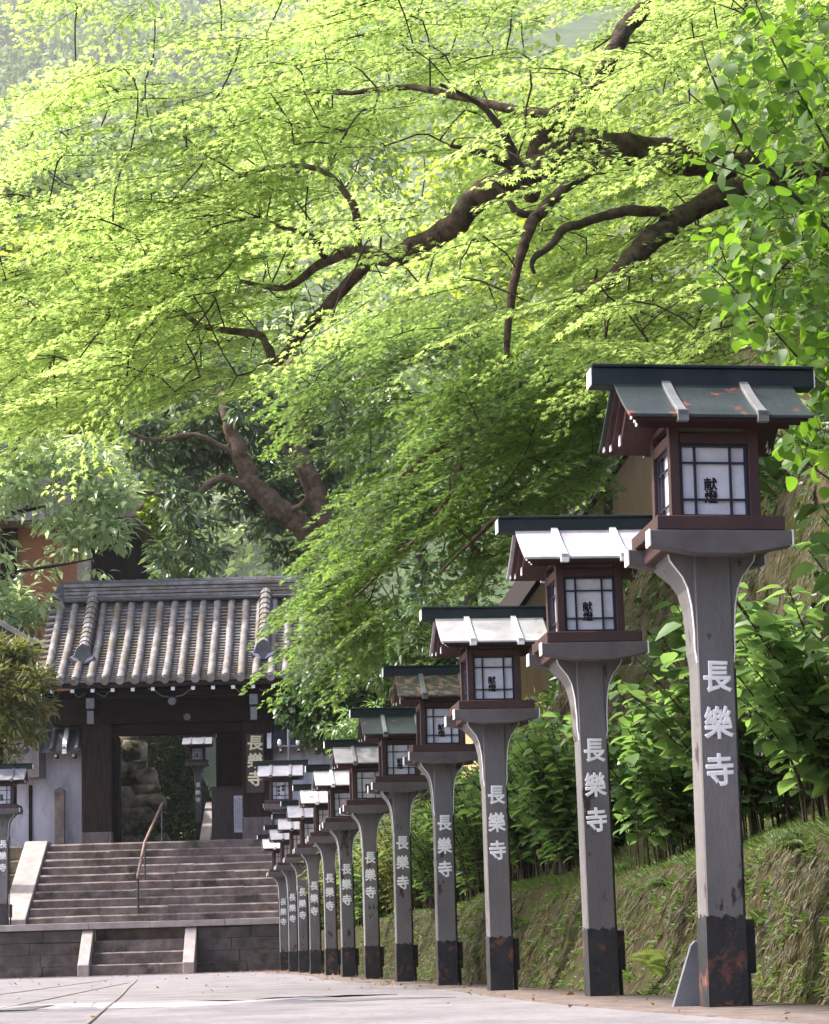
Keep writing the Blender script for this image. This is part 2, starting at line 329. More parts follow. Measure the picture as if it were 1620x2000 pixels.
def bank_tufts(name, n, y0, y1, s0, s1, size, hang, m, tmpl=BLADE, spread=.5, wy=1.4, thr=-.75):
    Y = y0+(y1-y0)*rng.random(n)**wy; s_ = rng.uniform(s0, s1, n)
    # tufts: blades gather round seed points
    k = max(1, n//9); Y = np.repeat(Y[:k], 9)+rng.normal(0, .03, k*9); s_ = np.repeat(s_[:k], 9)+rng.normal(0, .006, k*9)
    X, Yy, Z = bank_field(Y, np.clip(s_, 0.01, .99)); P = np.stack([X-.01, Yy, Z-.005], -1)
    D = np.stack([-.55-rng.random(len(P))*.5, rng.normal(0, spread, len(P)), hang+rng.normal(0, .3, len(P))], -1)
    keep = fnoise(P, 1.6, 3) > thr
    N = np.stack([-.6*np.ones(len(P)), rng.normal(0, .5, len(P)), .6*np.ones(len(P))], -1)
    t = np.clip(.42+.55*fnoise(P, 3.1, 3)+rng.normal(0, .25, len(P)), 0, 1)
    return tag(leaves(name, P[keep], D[keep], N[keep], (size*rng.uniform(.5, 1.3, len(P)))[keep], t[keep], tmpl, m), kind='stuff')
bank_tufts('hanging_moss', 62000, 7, 32, .03, .43, .062, -1.15, M['drygrass'], BLADE, .5, 1.5, -.38)
bank_tufts('grass', 26000, 7, 40, .40, .60, .052, .8, M['grass'], BLADE, .8, 1.5)
bank_tufts('bank_weeds', 9500, 7, 34, .02, .42, .046, .1, M['grass'], LANCE, .8, 1.5)
bank_tufts('cliff_moss', 42000, 8, 26, .61, .83, .085, -1.2, M['drygrass'], BLADE, .4, 1.5)
bank_tufts('cliff_creeper', 5000, 8, 30, .62, .84, .06, -.4, M['shrub'], OVATE, .8, 1.3)
bank_tufts('hillside_ground_cover', 22000, 9, 58, .80, .97, .22, .35, M['shrub'], LANCE, .8, 1.3)

# ------------------------------------------------------------------ the lantern posts
PI = math.pi
def make_lantern():
    L = empty('lantern_post')
    MB().bb(-.079, .079, -.085, .085, .02, 1.90).build('post', M['post'], L, .006)
    b = MB()          # the painted base has a ragged upper edge
    ring = [(x, -.0885) for x in np.linspace(-.0825, .0825, 9)]+[(.0825, y) for y in np.linspace(-.0885, .0885, 9)[1:]]+[(x, .0885) for x in np.linspace(.0825, -.0825, 9)[1:]]+[(-.0825, y) for y in np.linspace(.0885, -.0885, 9)[1:-1]]
    n = len(ring); b.v += [(x, y, 0) for x, y in ring]+[(x, y, .372+.010*math.sin(i*1.9)+random.uniform(-.008, .008)) for i, (x, y) in enumerate(ring)]+[(x*.93, y*.93, .37) for x, y in ring]
    b.f += [(i, (i+1) % n, n+(i+1) % n, n+i) for i in range(n)]+[(n+i, n+(i+1) % n, 2*n+(i+1) % n, 2*n+i) for i in range(n)]
    b.build('base_band', M['black'], L)
    col = column_text('painted_character', '長樂寺', .140, .196, M['white'], L, .002, -.0865, 1.430, sx=.88, bold=.032)
    curve = [(.079, 1.42), (.083, 1.455), (.086, 1.47), (.087, 1.56), (.094, 1.66), (.108, 1.735), (.130, 1.785), (.158, 1.822), (.168, 1.835), (.182, 1.855), (.193, 1.90)]
    for sg_ in (-1, 1):           # the post flares into curved brackets to the sides and towards the back
        b = MB(); ring = []
        for x, z in curve: ring.append([(sg_*.06, -.078, z), (sg_*x, -.078, z), (sg_*x, .084+(x-.079)*1.5, z), (sg_*.06, .084+(x-.079)*1.5, z)])
        for q in ring: b.v += q
        n = len(ring); b.f += [(0, 1, 2, 3), tuple(4*n-4+i for i in range(4))]+[(4*i+j, 4*i+(j+1) % 4, 4*i+4+(j+1) % 4, 4*i+4+j) for i in range(n-1) for j in range(4)]
        o = b.build('bracket', M['post'], L)
        e = MB()
        for (x0, z0), (x1, z1) in zip(curve[:-1], curve[1:]):
            e.add([(sg_*(x0+.001), -.080, z0), (sg_*(x0+.001), -.068, z0), (sg_*(x1+.001), -.068, z1), (sg_*(x1+.001), -.080, z1), (sg_*(x0-.004), -.080, z0), (sg_*(x1-.004), -.080, z1)], [(0, 1, 2, 3), (4, 0, 3, 5)])
        e.build('painted_edge', M['white'], o)
    # the cross beams under the lantern box: boat shaped, with white ends
    for y in (-.235, .235):
        b = MB(); pr_ = [(-.30, 1.95), (.30, 1.95), (.30, 1.885), (.10, 1.85), (-.10, 1.85), (-.30, 1.885)]
        o = b.prism(pr_, y-.04, y+.04, 'y').build('cross_beam', M['beam'], L, .004)
        for s in (-1, 1): MB().box((s*.3025, y, 1.918), (.006, .082, .07)).build('beam_end', M['white'], o)
    for x in (-.2, .2):
        pr_ = [(-.19, 1.948), (.19, 1.948), (.19, 1.88), (-.19, 1.88)]
        o = MB().prism(pr_, x-.035, x+.035, 'x').build('cross_beam', M['brown'], L, .004)
    MB().bb(-.272, .272, -.272, .272, 1.951, 2.012).build('tray', M['brown'], L, .004)
    b = MB()
    for sx in (-1, 1):
        for sy in (-1, 1): b.box((sx*.170, sy*.170, 2.232), (.044, .044, .436))
    for z0, z1 in ((2.0125, 2.024), (2.337, 2.385), (2.428, 2.452)):
        for s in (-1, 1):
            b.bb(-.1475, .1475, s*.170-.019, s*.170+.019, z0, z1); b.bb(s*.170-.019, s*.170+.019, -.1475, .1475, z0, z1)
    box = b.build('lantern_box', M['brown'], L, .003)
    MB().bb(-.146, .146, -.164, .164, 2.384, 2.427).build('transom', M['transom'], box)
    for a in range(4):
        rot = Matrix.Rotation(a*PI/2, 4, 'Z')
        MB().bb(-.146, .146, -.155, -.147, 2.024, 2.337).build('paper_panel', M['paper'], box).data.transform(rot)
        t = MB(); y0, y1 = -.174, -.158
        for x0, x1 in ((-.1475, -.134), (.134, .1475)): t.bb(x0, x1, y0, y1, 2.025, 2.336)
        for z0, z1 in ((2.025, 2.035), (2.326, 2.336)): t.bb(-.134, .134, y0, y1, z0, z1)
        for x in (-.079, .073): t.bb(x-.0045, x+.0045, y0+.002, y1, 2.035, 2.326)
        for z in (2.100, 2.258): t.bb(-.134, .134, y0+.004, y1-.002, z-.004, z+.004)
        t.build('window_lattice', M['navy'], box).data.transform(rot)
    column_text('painted_character', '献燈', .058, .055, M['ink'], box, -.012, -.160, 2.196, bold=.026)
    # roof: two curved sheets, ridge board, battens, stacked barge boards
    def prof(t, off=0): return (-.045-.315*t, 2.632-.208*t-.010*math.sin(t*PI)-off)
    rf = MB()
    for s in (1, -1):
        top = [prof(t) for t in np.linspace(0, 1, 7)]; bot = [prof(t, .014) for t in np.linspace(0, 1, 7)][::-1]
        rf.prism([(s*y, z) for y, z in top+bot], -.392, .392, 'x')
    roof = rf.build('roof', M['green_roof'], L, .002)
    for i, (hw, t0, off, th) in enumerate(((.372, .93, .0145, .022), (.350, .80, .037, .028), (.325, .52, .066, .05))):
        un = MB()
        for s in (1, -1):
            top = [prof(t, off) for t in np.linspace(-.14, t0, 5)]; bot = [prof(t, off+th) for t in np.linspace(-.14, t0, 5)][::-1]
            un.prism([(s*y, z) for y, z in top+bot], -hw, hw, 'x')
        u_ = un.build('eave_board', M['brown'], roof)
        y, z = prof(t0-.02, off+th/2)
        for sx in (-1, 1):
            for s in (1, -1): MB().box((sx*(hw+.002), s*(y+.012), z+.006), (.006, .034, th*.92)).build('painted_edge', M['white'], u_)
    rb = MB().bb(-.488, .488, -.05, .05, 2.622, 2.70).bb(-.488, .488, -.062, .062, 2.702, 2.716).build('ridge_board', M['ridge'], roof, .003)
    for s in (-1, 1): MB().bb(s*.490-.002, s*.490+.002, -.05, .05, 2.624, 2.698).build('painted_edge', M['white'], rb)
    for x in (-.165, .175):
        for s in (1, -1):
            ba = MB(); top = [prof(t, -.018) for t in np.linspace(.02, 1.03, 6)]; bot = [prof(t, .002) for t in np.linspace(.02, 1.03, 6)][::-1]
            ba.prism([(s*y, z) for y, z in top+bot], x-.02, x+.02, 'x')
            y, z = prof(1.03); ba.bb(x-.024, x+.024, min(s*y, s*(y+.03)), max(s*y, s*(y+.03)), z-.026, z+.024)
            ba.build('batten', M['batten'], roof, .002)
    MB().bb(.0795, .092, -.055, -.022, .02, 1.40).build('cable_cover', M['black'], L, .002)
    MB().bb(.098, .142, .0, .075, .14, .36).build('junction_box', M['black'], L, .004)
    MB().tube([(.115, .04, .14), (.118, .045, .0)], .013, 6).tube([(.098, .05, .36), (.098, .05, 1.5)], .008, 5).build('conduit', M['steel'], L)
    return L
def set_roof(L, m, bm=None):
    for ch in L.children:
        if ch.name.startswith('roof'):
            ch.material_slots[0].link = 'OBJECT'; ch.material_slots[0].material = m
            if bm:
                for q in ch.children:
                    if q.name.startswith('batten'): q.material_slots[0].link = 'OBJECT'; q.material_slots[0].material = bm
ROW = 'lantern posts lining the right edge of the path'
row = [ # base X, lean, roof material, label
 (2.277, .016, 'green_roof', 'nearest, largest lantern post, dark green roof with rust patches, guard plate behind its base'),
 (2.405, -.003, 'pale_roof', 'second lantern post from the camera, bright white roof and yellow fern beside its base'),
 (2.322, .001, 'pale_roof', 'third lantern post from the camera, pale rust-stained roof, tan wall showing behind it'),
 (2.352, .004, 'rust_roof', 'fourth lantern post from the camera, its dark roof covered in brown leaf litter'),
 (2.335, .003, 'green_roof', 'fifth lantern post from the camera, plain dark green roof, just past the leaf-littered one'),
 (2.312, -.001, 'zinc_roof', 'sixth lantern post from the camera, grey zinc roof, first beyond the plain green one'),
 (2.306, -.004, 'pale_roof', 'seventh lantern post from the camera, pale roof tucked under the grey zinc one'),
 (2.325, -.004, 'pale_roof', 'eighth lantern post from the camera, pale roof in the tight overlapping part of the row'),
 (2.316, -.004, 'zinc_roof', 'ninth lantern post from the camera, fourth from the steps end of the row'),
 (2.328, -.004, 'zinc_roof', 'tenth lantern post from the camera, third from the steps end of the row'),
 (2.334, -.004, 'zinc_roof', 'eleventh lantern post from the camera, last but one before the stone steps'),
 (2.334, -.004, 'pale_roof', 'farthest small lantern post of the row, standing against the stone steps'),
]
proto = make_lantern(); proto_src = proto
made = []
for i, (x, lean, rm, lab) in enumerate(row):
    o = proto if i == 0 else copy_tree(proto)
    Y = 9.5+3.407*i
    o.location = (x, Y, gz(Y)+(-.004 if i == 0 else 0)); o.rotation_euler = (R(random.uniform(-.3, .3)), lean, R(random.uniform(-.8, .8)))
    tag(o, lab, 'lantern', ROW); made.append((o, rm))
def flank(u, v, z, sc, rm, lab, grp=None, rz=GTH, lean=0):
    o = copy_tree(proto); o.location = gl(u, v, z); o.scale = (sc, sc, sc); o.rotation_euler = (0, lean, rz); tag(o, lab, 'lantern', grp); made.append((o, rm))
    if grp is None and 'group' in o: del o['group']
    return o
flank(-2.93, .9, 1.20, 1.26, 'zinc_roof', 'lantern post on the landing left of the steps, cut by the left picture edge', 'lantern posts flanking the stone steps')
rl = flank(2.99, .9, 1.20, 1.23, 'zinc_roof', 'lantern post on the landing right of the steps, two columns of writing on its panel', 'lantern posts flanking the stone steps')
flank(.36, 12.6, 3.60, 1.0, 'zinc_roof', 'lantern post seen through the gate opening in the dark courtyard')
for o, rm in made: set_roof(o, M[rm], M['white'] if rm == 'pale_roof' else None)
for ch in rl.children:
    if ch.name.startswith('lantern_box'):
        for q in list(ch.children):
            if q.name.startswith('painted_character'):
                bpy.data.objects.remove(q)
        column_text('painted_character', '長樂寺', .05, .06, M['ink'], ch, -.035, -.160, 2.26, bold=.03)
        column_text('painted_character', '献燈', .05, .06, M['ink'], ch, .04, -.160, 2.28, bold=.03)

g = MB().prism([(-.185, 0), (-.03, 0), (-.03, .27), (-.075, .275), (-.095, .255)], -.009, .009, 'y').build('guard_plate', M['grey'], None, .004)
g.location = (2.29, 9.72, 0); tag(g, 'slanted grey guard plate leaning behind the nearest lantern post', 'guard plate')

# ------------------------------------------------------------------ stone steps, terrace walls
ZB, ZL, ZT = .10, 1.20, 3.10
def gthing(name, u, v, z, label, cat, group=None): return empty(name, gl(u, v, z), GTH, label, cat, group)
def stones(b, x0, x1, y0, y1, z0, z1, n, jit=.012, gap=.006, lip=0):
    """a course of blocks with slightly uneven faces"""
    cuts = sorted([x0, x1]+[x0+(x1-x0)*(i+random.uniform(-.25, .25))/n for i in range(1, n)])
    for a, c in zip(cuts[:-1], cuts[1:]):
        j = lambda: random.uniform(-jit, jit)
        yf = y0+random.uniform(0, jit); p = [(a+gap/2, yf+j()*.5, z0), (c-gap/2, yf+j()*.5, z0), (c-gap/2, y1, z0), (a+gap/2, y1, z0), (a+gap/2, yf+j()*.5, z1+j()*.6), (c-gap/2, yf+j()*.5, z1+j()*.6), (c-gap/2, y1, z1), (a+gap/2, y1, z1)]
        if lip:     # worn, rounded front edge
            q, r_ = p[4], p[5]; l1, l2 = lip*random.uniform(.7, 1.3), lip*random.uniform(.7, 1.3)
            p[4:6] = [(q[0], q[1], q[2]-l1), (r_[0], r_[1], r_[2]-l2)]; p += [(q[0], q[1]+l1*1.6, q[2]), (r_[0], r_[1]+l2*1.6, r_[2])]
            b.add(p, [(3, 2, 1, 0), (8, 9, 6, 7), (4, 5, 9, 8), (0, 1, 5, 4), (1, 2, 6, 9, 5), (2, 3, 7, 6), (3, 0, 4, 8, 7)])
        else: b.add(p, [(3, 2, 1, 0), (4, 5, 6, 7), (0, 1, 5, 4), (1, 2, 6, 5), (2, 3, 7, 6), (3, 0, 4, 7)])
lw = gthing('stone_steps', 0, 0, ZB, 'short flight of four stone steps between pale granite curbs at the end of the path', 'steps')
for i in range(4):
    b = MB(); zt = .245*(i+1); stones(b, -.915, .985, -.62+.32*i, .9, zt-.245, zt-.004, 3, .004, .003, .026); b.build('step', M['stone'], lw, .003)
for x0, x1 in ((-1.15, -.92), (.99, 1.225)):
    MB().prism([(-.80, 0), (-.80, .24), (.02, .96), (.30, .96), (.30, 0)], x0, x1, 'x').build('curb', M['palestone'], lw, .01)
for name, x0, x1, lab in (('terrace_wall', -7.5, -1.156, 'dark block retaining wall left of the short granite steps'), ('terrace_wall', 1.231, 3.05, 'dark block retaining wall right of the short granite steps, behind the last lantern posts')):
    t = gthing(name, 0, 0, ZB, lab, 'retaining wall', 'low walls either side of the short steps')
    b = MB()
    for k, (a, c) in enumerate(((0, .22), (.22, .46), (.46, .71), (.71, .965))): stones(b, x0, x1, -.03+.014*k, .5, a, c-.004, max(2, int((x1-x0)*1.1)), .022)
    b.build('wall', M['darkstone'], t, .012)
tc_ = gthing('landing', 0, 0, ZB+.965, None, None); del_ = tc_
b = MB(); stones(b, -7.5, 3.08, -.06, .55, .004, .135, 8, .008); b.bb(-7.5, 3.08, .56, 2.2, 0, .131)
bpy.data.objects.remove(tc_)
ld = b.build('landing', M['palestone'], None, .006); ld.location = gl(0, 0, ZB+.965); ld.rotation_euler = (0, 0, GTH); tag(ld, kind='structure')
up = gthing('stone_staircase', 0, 1.5, ZL, 'wide worn flight of stone steps climbing from the landing to the gate', 'steps')
NS = 10; RS = (ZT-ZL)/NS; TR = .36
for i in range(NS):
    b = MB(); stones(b, -2.52, 2.92, TR*i, 4.1, RS*i+.002, RS*(i+1)-.002, random.randint(4, 6), .012, .003, .032); b.build('step', M['stone'], up, .004)
cb = MB(); cb.prism([(-.15, 0), (-.15, .14), (3.3, 1.98), (3.9, 1.98), (3.9, 0)], -3.05, -2.53, 'x').build('curb', M['palestone'], up, .012)
cb = MB(); cb.prism([(-.15, 0), (-.15, .14), (3.3, 1.98), (3.9, 1.98), (3.9, 0)], 2.93, 3.35, 'x').build('curb', M['palestone'], up, .012)
b = MB(); b.bb(-8, 3.6, 5.05, 30, -1.2, -.01); te = b.build('courtyard', M['dirt'], None); te.location = gl(0, 0, ZT); te.rotation_euler = (0, 0, GTH); tag(te, kind='structure')
sw = gthing('stone_wall', 0, 0, ZL, 'rough dark stone wall left of the wide steps below the white plaster wall', 'retaining wall')
b = MB()
for k in range(6): stones(b, -7.5, -3.06, 4.4+.03*k, 5.3, .31*k, .31*(k+1)-.01, 7, .05)
b.build('wall', M['rock'], sw, .03)
hr = gthing('handrail', -.17, 0, ZL, 'thin rusty handrail standing in the middle of the wide stone steps', 'handrail')
def stepz(v): return max(0, math.floor((v-1.5)/TR+1e-6)+1)*RS
MB().tube([(0, 1.78, stepz(1.78)), (0, 1.78, 1.03)], .028, 8).build('post', M['steel'], hr)
MB().tube([(.02, 3.2, stepz(3.2)), (.02, 3.2, 1.75)], .022, 8).build('post', M['steel'], hr)
MB().tube([(.25, 4.95, 1.9), (.25, 4.95, 2.72)], .022, 8).build('post', M['steel'], hr)
MB().tube([(0, 1.74, .95), (0, 1.78, 1.03), (.015, 3.2, 1.80), (.25, 4.95, 2.76), (.25, 5.06, 2.78)], .032, 8).build('top_rail', M['rail'], hr, smooth=True)

# ------------------------------------------------------------------ the temple gate
GU = .42
gate = gthing('temple_gate', GU, 5.8, ZT, 'dark timber temple gate with grey tiled roof at the top of the wide steps', 'gate')
for x in (-1.92, 1.84):
    b = MB(); b.bb(x-.35, x+.35, -.26, .26, .06, 3.2); p = b.build('pillar', M['pillar'], gate, .03)
    MB().bb(x-.36, x+.36, -.27, .27, -.02, .30 if x < 0 else .55).build('worn_foot', M['fadewood'], p, .02)
    s = 1 if x < 0 else -1
    if s > 0: MB().bb(x+.35, x+.49, .05, .5, 0, 2.55).build('door_jamb', M['wood'], gate, .01)
    else: MB().bb(.93, 1.5, .55, .62, 1.37, 2.55).build('door_leaf', M['wood'], gate, .01)
    MB().bb(x-.22, x+.22, 2.2, 2.6, 0, 4.2).build('rear_post', M['wood'], gate, .02)
    MB().bb(x-.1, x+.1, .27, 2.2, 2.55, 2.85).build('tie_beam', M['wood'], gate, .02)
MB().bb(-1.56, 1.48, -.2, .3, 2.56, 2.80).build('lintel', M['wood_h'], gate, .02)
b = MB(); b.prism([(-2.98, 2.84), (-2.86, 2.80), (2.86, 2.80), (2.98, 2.84), (3.02, 3.0), (2.94, 3.12), (3.04, 3.22), (2.98, 3.42), (-2.98, 3.42), (-3.04, 3.22), (-2.94, 3.12), (-3.02, 3.0)], -.36, .36, 'y').build('main_beam', M['wood_h'], gate, .02)
MB().bb(-2.7, 2.7, -.30, .30, 3.425, 3.62).build('upper_beam', M['wood_h'], gate, .02)
MB().bb(-3.0, 3.0, -1.24, -1.06, 3.30, 3.50).build('eave_purlin', M['wood_h'], gate, .02)
for x in (-1.92, 1.84):       # arm under the eave with a carved, pale-ended nose
    a = MB().prism([(-1.45, 3.29), (-1.42, 3.06), (-1.3, 2.98), (.2, 2.98), (.2, 3.29)], x-.09, x+.09, 'x').build('bracket_arm', M['wood'], gate, .015)
    MB().bb(x-.093, x+.093, -1.475, -1.452, 3.05, 3.29).build('painted_end', M['batten'], a)
    MB().bb(x-.075, x+.075, -1.44, -1.425, 2.70, 3.0).build('painted_end', M['batten'], a)
    for s in (-1, 1):
        k = MB(); k.tube([(x+s*.13, -1.27, 3.42), (x+s*.3, -1.27, 3.34), (x+s*.42, -1.27, 3.46), (x+s*.55, -1.27, 3.52)], .014, 5)
        k.build('curved_strut', M['batten'], a)
def boss(x, z, y, r):
    b = MB(); n = 14
    for r_, y_ in ((r, 0), (r*.9, -.03), (r*.45, -.05)): b.v += [(x+r_*math.cos(2*PI*i/n), y+y_, z+r_*math.sin(2*PI*i/n)) for i in range(n)]
    for q in range(2): b.f += [(q*n+i, q*n+(i+1) % n, (q+1)*n+(i+1) % n, (q+1)*n+i) for i in range(n)]
    b.f.append(tuple(range(2*n, 3*n))); return b.build('round_boss', M['batten'], gate)
boss(-.05, 3.20, -1.27, .10); boss(.22, 2.92, -.365, .085)
for s in (-1, 1):
    b = MB(); b.tube([(-.05+s*.08, -1.26, 3.30), (-.05+s*.25, -1.26, 3.33), (-.05+s*.42, -1.26, 3.47), (-.05+s*.55, -1.26, 3.5)], .014, 5)
    b.build('frog_leg_strut', M['batten'], gate)
# roof: concave tiled slopes
VE, ZE, VR, ZR = -1.65, 3.62, 1.45, 5.98
def rz_(t): return ZE+(ZR-ZE)*(.74*t+.26*t*t)
def rv_(t): return VE+(VR-VE)*t
HWR = 3.05
rf = MB(); tt = np.linspace(0, 1, 30)
for side in (1, -1):
    P = []
    for i, t in enumerate(tt):
        v = rv_(t) if side == 1 else 2*VR-rv_(t)
        P.append((v+side*.016, rz_(t)-.004)); P.append((v-side*.012, rz_(t)+.036))
    for (v0, z0), (v1, z1) in zip(P[:-1], P[1:]): rf.add([(-HWR, v0, z0), (HWR, v0, z0), (HWR, v1, z1), (-HWR, v1, z1)], [(0, 1, 2, 3)])
roof = rf.build('roof', M['tile'], gate)
NR = 18
for i in range(NR):
    x = -HWR+.1+i*(2*HWR-.2)/(NR-1); b = MB(); pts = []; rad = []
    for t in np.linspace(-.012, 1, 15):
        for dt, r in ((0, .098), (.06, .086)):
            t2 = min(1, t+dt); pts.append((x+.006*math.sin(i*3+t*9), rv_(t2), rz_(t2)+.05)); rad.append(r)
    b.tube(pts, rad, 8); o = b.build('tile_rib', M['tile'], roof, smooth=True)
    c = MB().tube([(x, VE-.06, ZE+.04), (x, VE-.03, ZE+.045)], .105, 10).build('round_tile_end', M['tile'], roof)
b = MB(); b.prism([(VE-.02, ZE-.03), (VE-.02, ZE-.12), (VE+.10, ZE-.1), (VE+.1, ZE-.02)], -HWR, HWR, 'x').build('eave_board', M['pillar'], gate)
so_ = MB()
for side in (1, -1):
    for t0, t1 in zip(tt[:-1:3], tt[3::3]):
        f = (lambda t: rv_(t)) if side == 1 else (lambda t: 2*VR-rv_(t))
        so_.add([(-HWR+.03, f(t0), rz_(t0)-.1), (HWR-.03, f(t0), rz_(t0)-.1), (HWR-.03, f(t1), rz_(t1)-.1), (-HWR+.03, f(t1), rz_(t1)-.1)], [(0, 1, 2, 3)])
so_.build('soffit', M['wood'], gate)
for i in range(13):
    x = -HWR+.28+i*(2*HWR-.56)/12; sl_ = (rz_(.35)-rz_(0))/(rv_(.35)-rv_(0))
    r = MB().prism([(VE+.02, ZE-.13), (VE+.02, ZE-.22), (VR-.9, ZE-.22+(VR-.92-VE)*sl_), (VR-.9, ZE-.13+(VR-.92-VE)*sl_)], x-.045, x+.045, 'x').build('rafter', M['wood'], gate)
    MB().bb(x-.042, x+.042, VE+.012, VE+.019, ZE-.215, ZE-.135).build('painted_end', M['white'], r)
for s in (-1, 1):          # barge boards with a pale lower end, verge tiles
    bb_ = MB().prism([(VE, ZE-.1), (VE, ZE-.42), (VE+.3, ZE-.3), (VR, ZR-.45), (VR, ZR-.1)], s*HWR-.04, s*HWR+.04, 'x').build('barge_board', M['wood'], gate)
    MB().bb(s*HWR-.05, s*HWR+.05, VE-.02, VE-.004, ZE-.40, ZE-.11).build('painted_end', M['white'], bb_)
    b = MB()
    for k, t in enumerate(np.linspace(.03, .97, 15)): b.tube([(s*(HWR-.05), rv_(t), rz_(t)+.03), (s*(HWR+.17), rv_(t)-.02, rz_(t)-.0)], .075, 8)
    b.build('verge_tiles', M['tile'], roof, smooth=False)
rd = MB(); z = ZR-.02
for k, (h, hw, hx) in enumerate(((.10, .22, 2.86), (.09, .17, 2.86), (.09, .18, 2.87), (.09, .17, 2.88), (.10, .19, 2.90))):
    rd.bb(-hx, hx, VR-hw, VR+hw, z, z+h-.015); z += h
rg = rd.build('ridge', M['tile'], roof, .01)
cp = MB()
for k in range(16):
    x0 = -2.92+k*.365; cp.tube([(x0, VR, z), (x0+.33, VR, z), (x0+.335, VR, z), (x0+.365, VR, z)], [.10, .092, .115, .115], 9)
cp.build('ridge_cap_tiles', M['tile_dark'], rg)
MB().tube([(-2.86, VR-.24, ZR+.015), (2.86, VR-.24, ZR+.015)], .05, 8).build('ridge_roll', M['tile_dark'], rg)
def ridge_end(parent, x, y, z, s=1.0):
    b = MB().prism([(-.2*s, 0), (.2*s, 0), (.27*s, .14*s), (.17*s, .2*s), (.13*s, .34*s), (0, .44*s), (-.13*s, .34*s), (-.17*s, .2*s), (-.27*s, .14*s)], -.05, .05, 'y')
    o = b.build('ridge_end_tile', M['tile_dark'], parent, .012); o.location = (x, y, z)
    for sx in (-1, 1): MB().prism([(sx*.03*s, .02*s), (sx*.20*s, .10*s), (sx*.23*s, .17*s), (sx*.1*s, .12*s)], -.062, -.05, 'y').build('pale_crest', M['plaster'], o)
    return o
for x in (-2.17, 2.05):   # descending ridges on the front slope
    b = MB()
    for k, t in enumerate(np.linspace(.30, .93, 12)):
        b.tube([(x, rv_(t)-.02, rz_(t)+.22), (x, rv_(t+.055), rz_(t+.055)+.25)], [.155, .115], 10)
        b.bb(x-.13, x+.13, rv_(t), rv_(t)+.19, rz_(t)+.02, rz_(t)+.2)
    dr = b.build('descending_ridge', M['tile'], roof)
    ridge_end(dr, x, rv_(.27)-.02, rz_(.27)+.02, 1.15)
for s in (-1, 1): ridge_end(rg, s*2.95, VR, ZR+.06, 1.0)
# name board and hanging notice
sg = gthing('name_board', GU+1.80, 5.8-.30, ZT+1.10, 'brown name board with three gilded characters hung on the right gate pillar', 'sign')
MB().bb(-.21, .21, -.02, .02, 0, 1.38).build('board', M['plank'], sg, .006)
column_text('gilded_character', '長樂寺', .37, .42, M['gold'], sg, 0, -.024, 1.35, bold=.03, ext=.006)
nb = gthing('notice_panel', GU+1.25, 6.55, ZT, 'brown plank screen inside the gate with a long white paper notice', 'notice board')
MB().bb(-.55, .55, -.03, .03, 0, 1.35).build('screen', M['plank'], nb, .005)
pn = MB().bb(-.02, .20, -.045, -.032, .25, 1.12).build('paper_notice', M['paper'], nb)
b = MB()
for k in range(4):
    z = 1.06
    while z > .34:
        l = random.uniform(.02, .05); b.bb(.01+k*.05, .03+k*.05, -.048, -.0455, z-l, z); z -= l+random.uniform(.012, .03)
b.build('faded_writing', M['batten'], pn)

def wing(u0, u1, v, label):
    t = gthing('plaster_wall', (u0+u1)/2, v, ZT, label, 'wall'); w_ = (u1-u0)/2
    MB().bb(-w_, w_, -.12, .12, 0, 2.3).build('wall', M['plaster'], t)
    b = MB()
    for s in (1, -1):
        b.prism([(s*-.62, 2.16), (s*-.62, 2.22), (0, 2.78), (0, 2.70)], -w_, w_, 'x')
    r = b.build('roof', M['tile_dark'], t)
    n = max(3, int(2*w_/.27)); b = MB()
    for i in range(n):
        x = -w_+.08+i*(2*w_-.16)/(n-1)
        for s in (1, -1): b.tube([(x, s*-.66, 2.22), (x, s*-.02, 2.80)], [.068, .06], 7)
    b.build('tile_ribs', M['tile_dark'], r)
    b = MB(); b.bb(-w_, w_, -.12, .12, 2.74, 2.9); b.tube([(-w_, 0, 2.93), (w_, 0, 2.93)], .09, 8); b.build('ridge', M['tile_dark'], r)
    b = MB()
    for i in range(int(2*w_/.42)+1):
        x = -w_+.2+i*.42
        if x < w_: b.bb(x-.03, x+.03, -.5, .1, 2.06, 2.13)
    rf_ = b.build('rafters', M['wood'], t); 
    b = MB()
    for i in range(int(2*w_/.42)+1):
        x = -w_+.2+i*.42
        if x < w_: b.bb(x-.028, x+.028, -.507, -.502, 2.065, 2.125)
    b.build('painted_ends', M['white'], rf_)
    return t
wl = wing(-5.6, GU-1.92-.36, 6.05, 'white plaster wall with a small tiled roof left of the gate')
wr = wing(GU+1.84+.36, 4.6, 6.05, 'plaster wall with a dark tiled roof right of the gate, behind the lantern row')
for t, s in ((wl, 1), (wr, -1)):
    x = s*1.50 if t is wl else -1.05
    MB().prism([(-.70, 2.12), (-.66, 2.36), (-.2, 2.78), (-.2, 2.55)], x-.05, x+.05, 'x').build('white_verge', M['white'], t)
MB().bb(-1.15, -1.02, -.16, -.125, 0, 2.2).build('corner_post', M['wood'], wl); MB().bb(.60, .68, -.16, -.125, 0, 1.45).build('corner_post', M['wood'], wl)
sb = gthing('stone_marker', -2.38, 5.75, ZT, 'narrow grey stone marker in front of the white plaster wall', 'stone marker')
MB().prism([(-.12, 0), (.12, 0), (.12, 1.30), (.0, 1.38), (-.12, 1.30)], -.07, .07, 'y').build('slab', M['stone'], sb, .015)
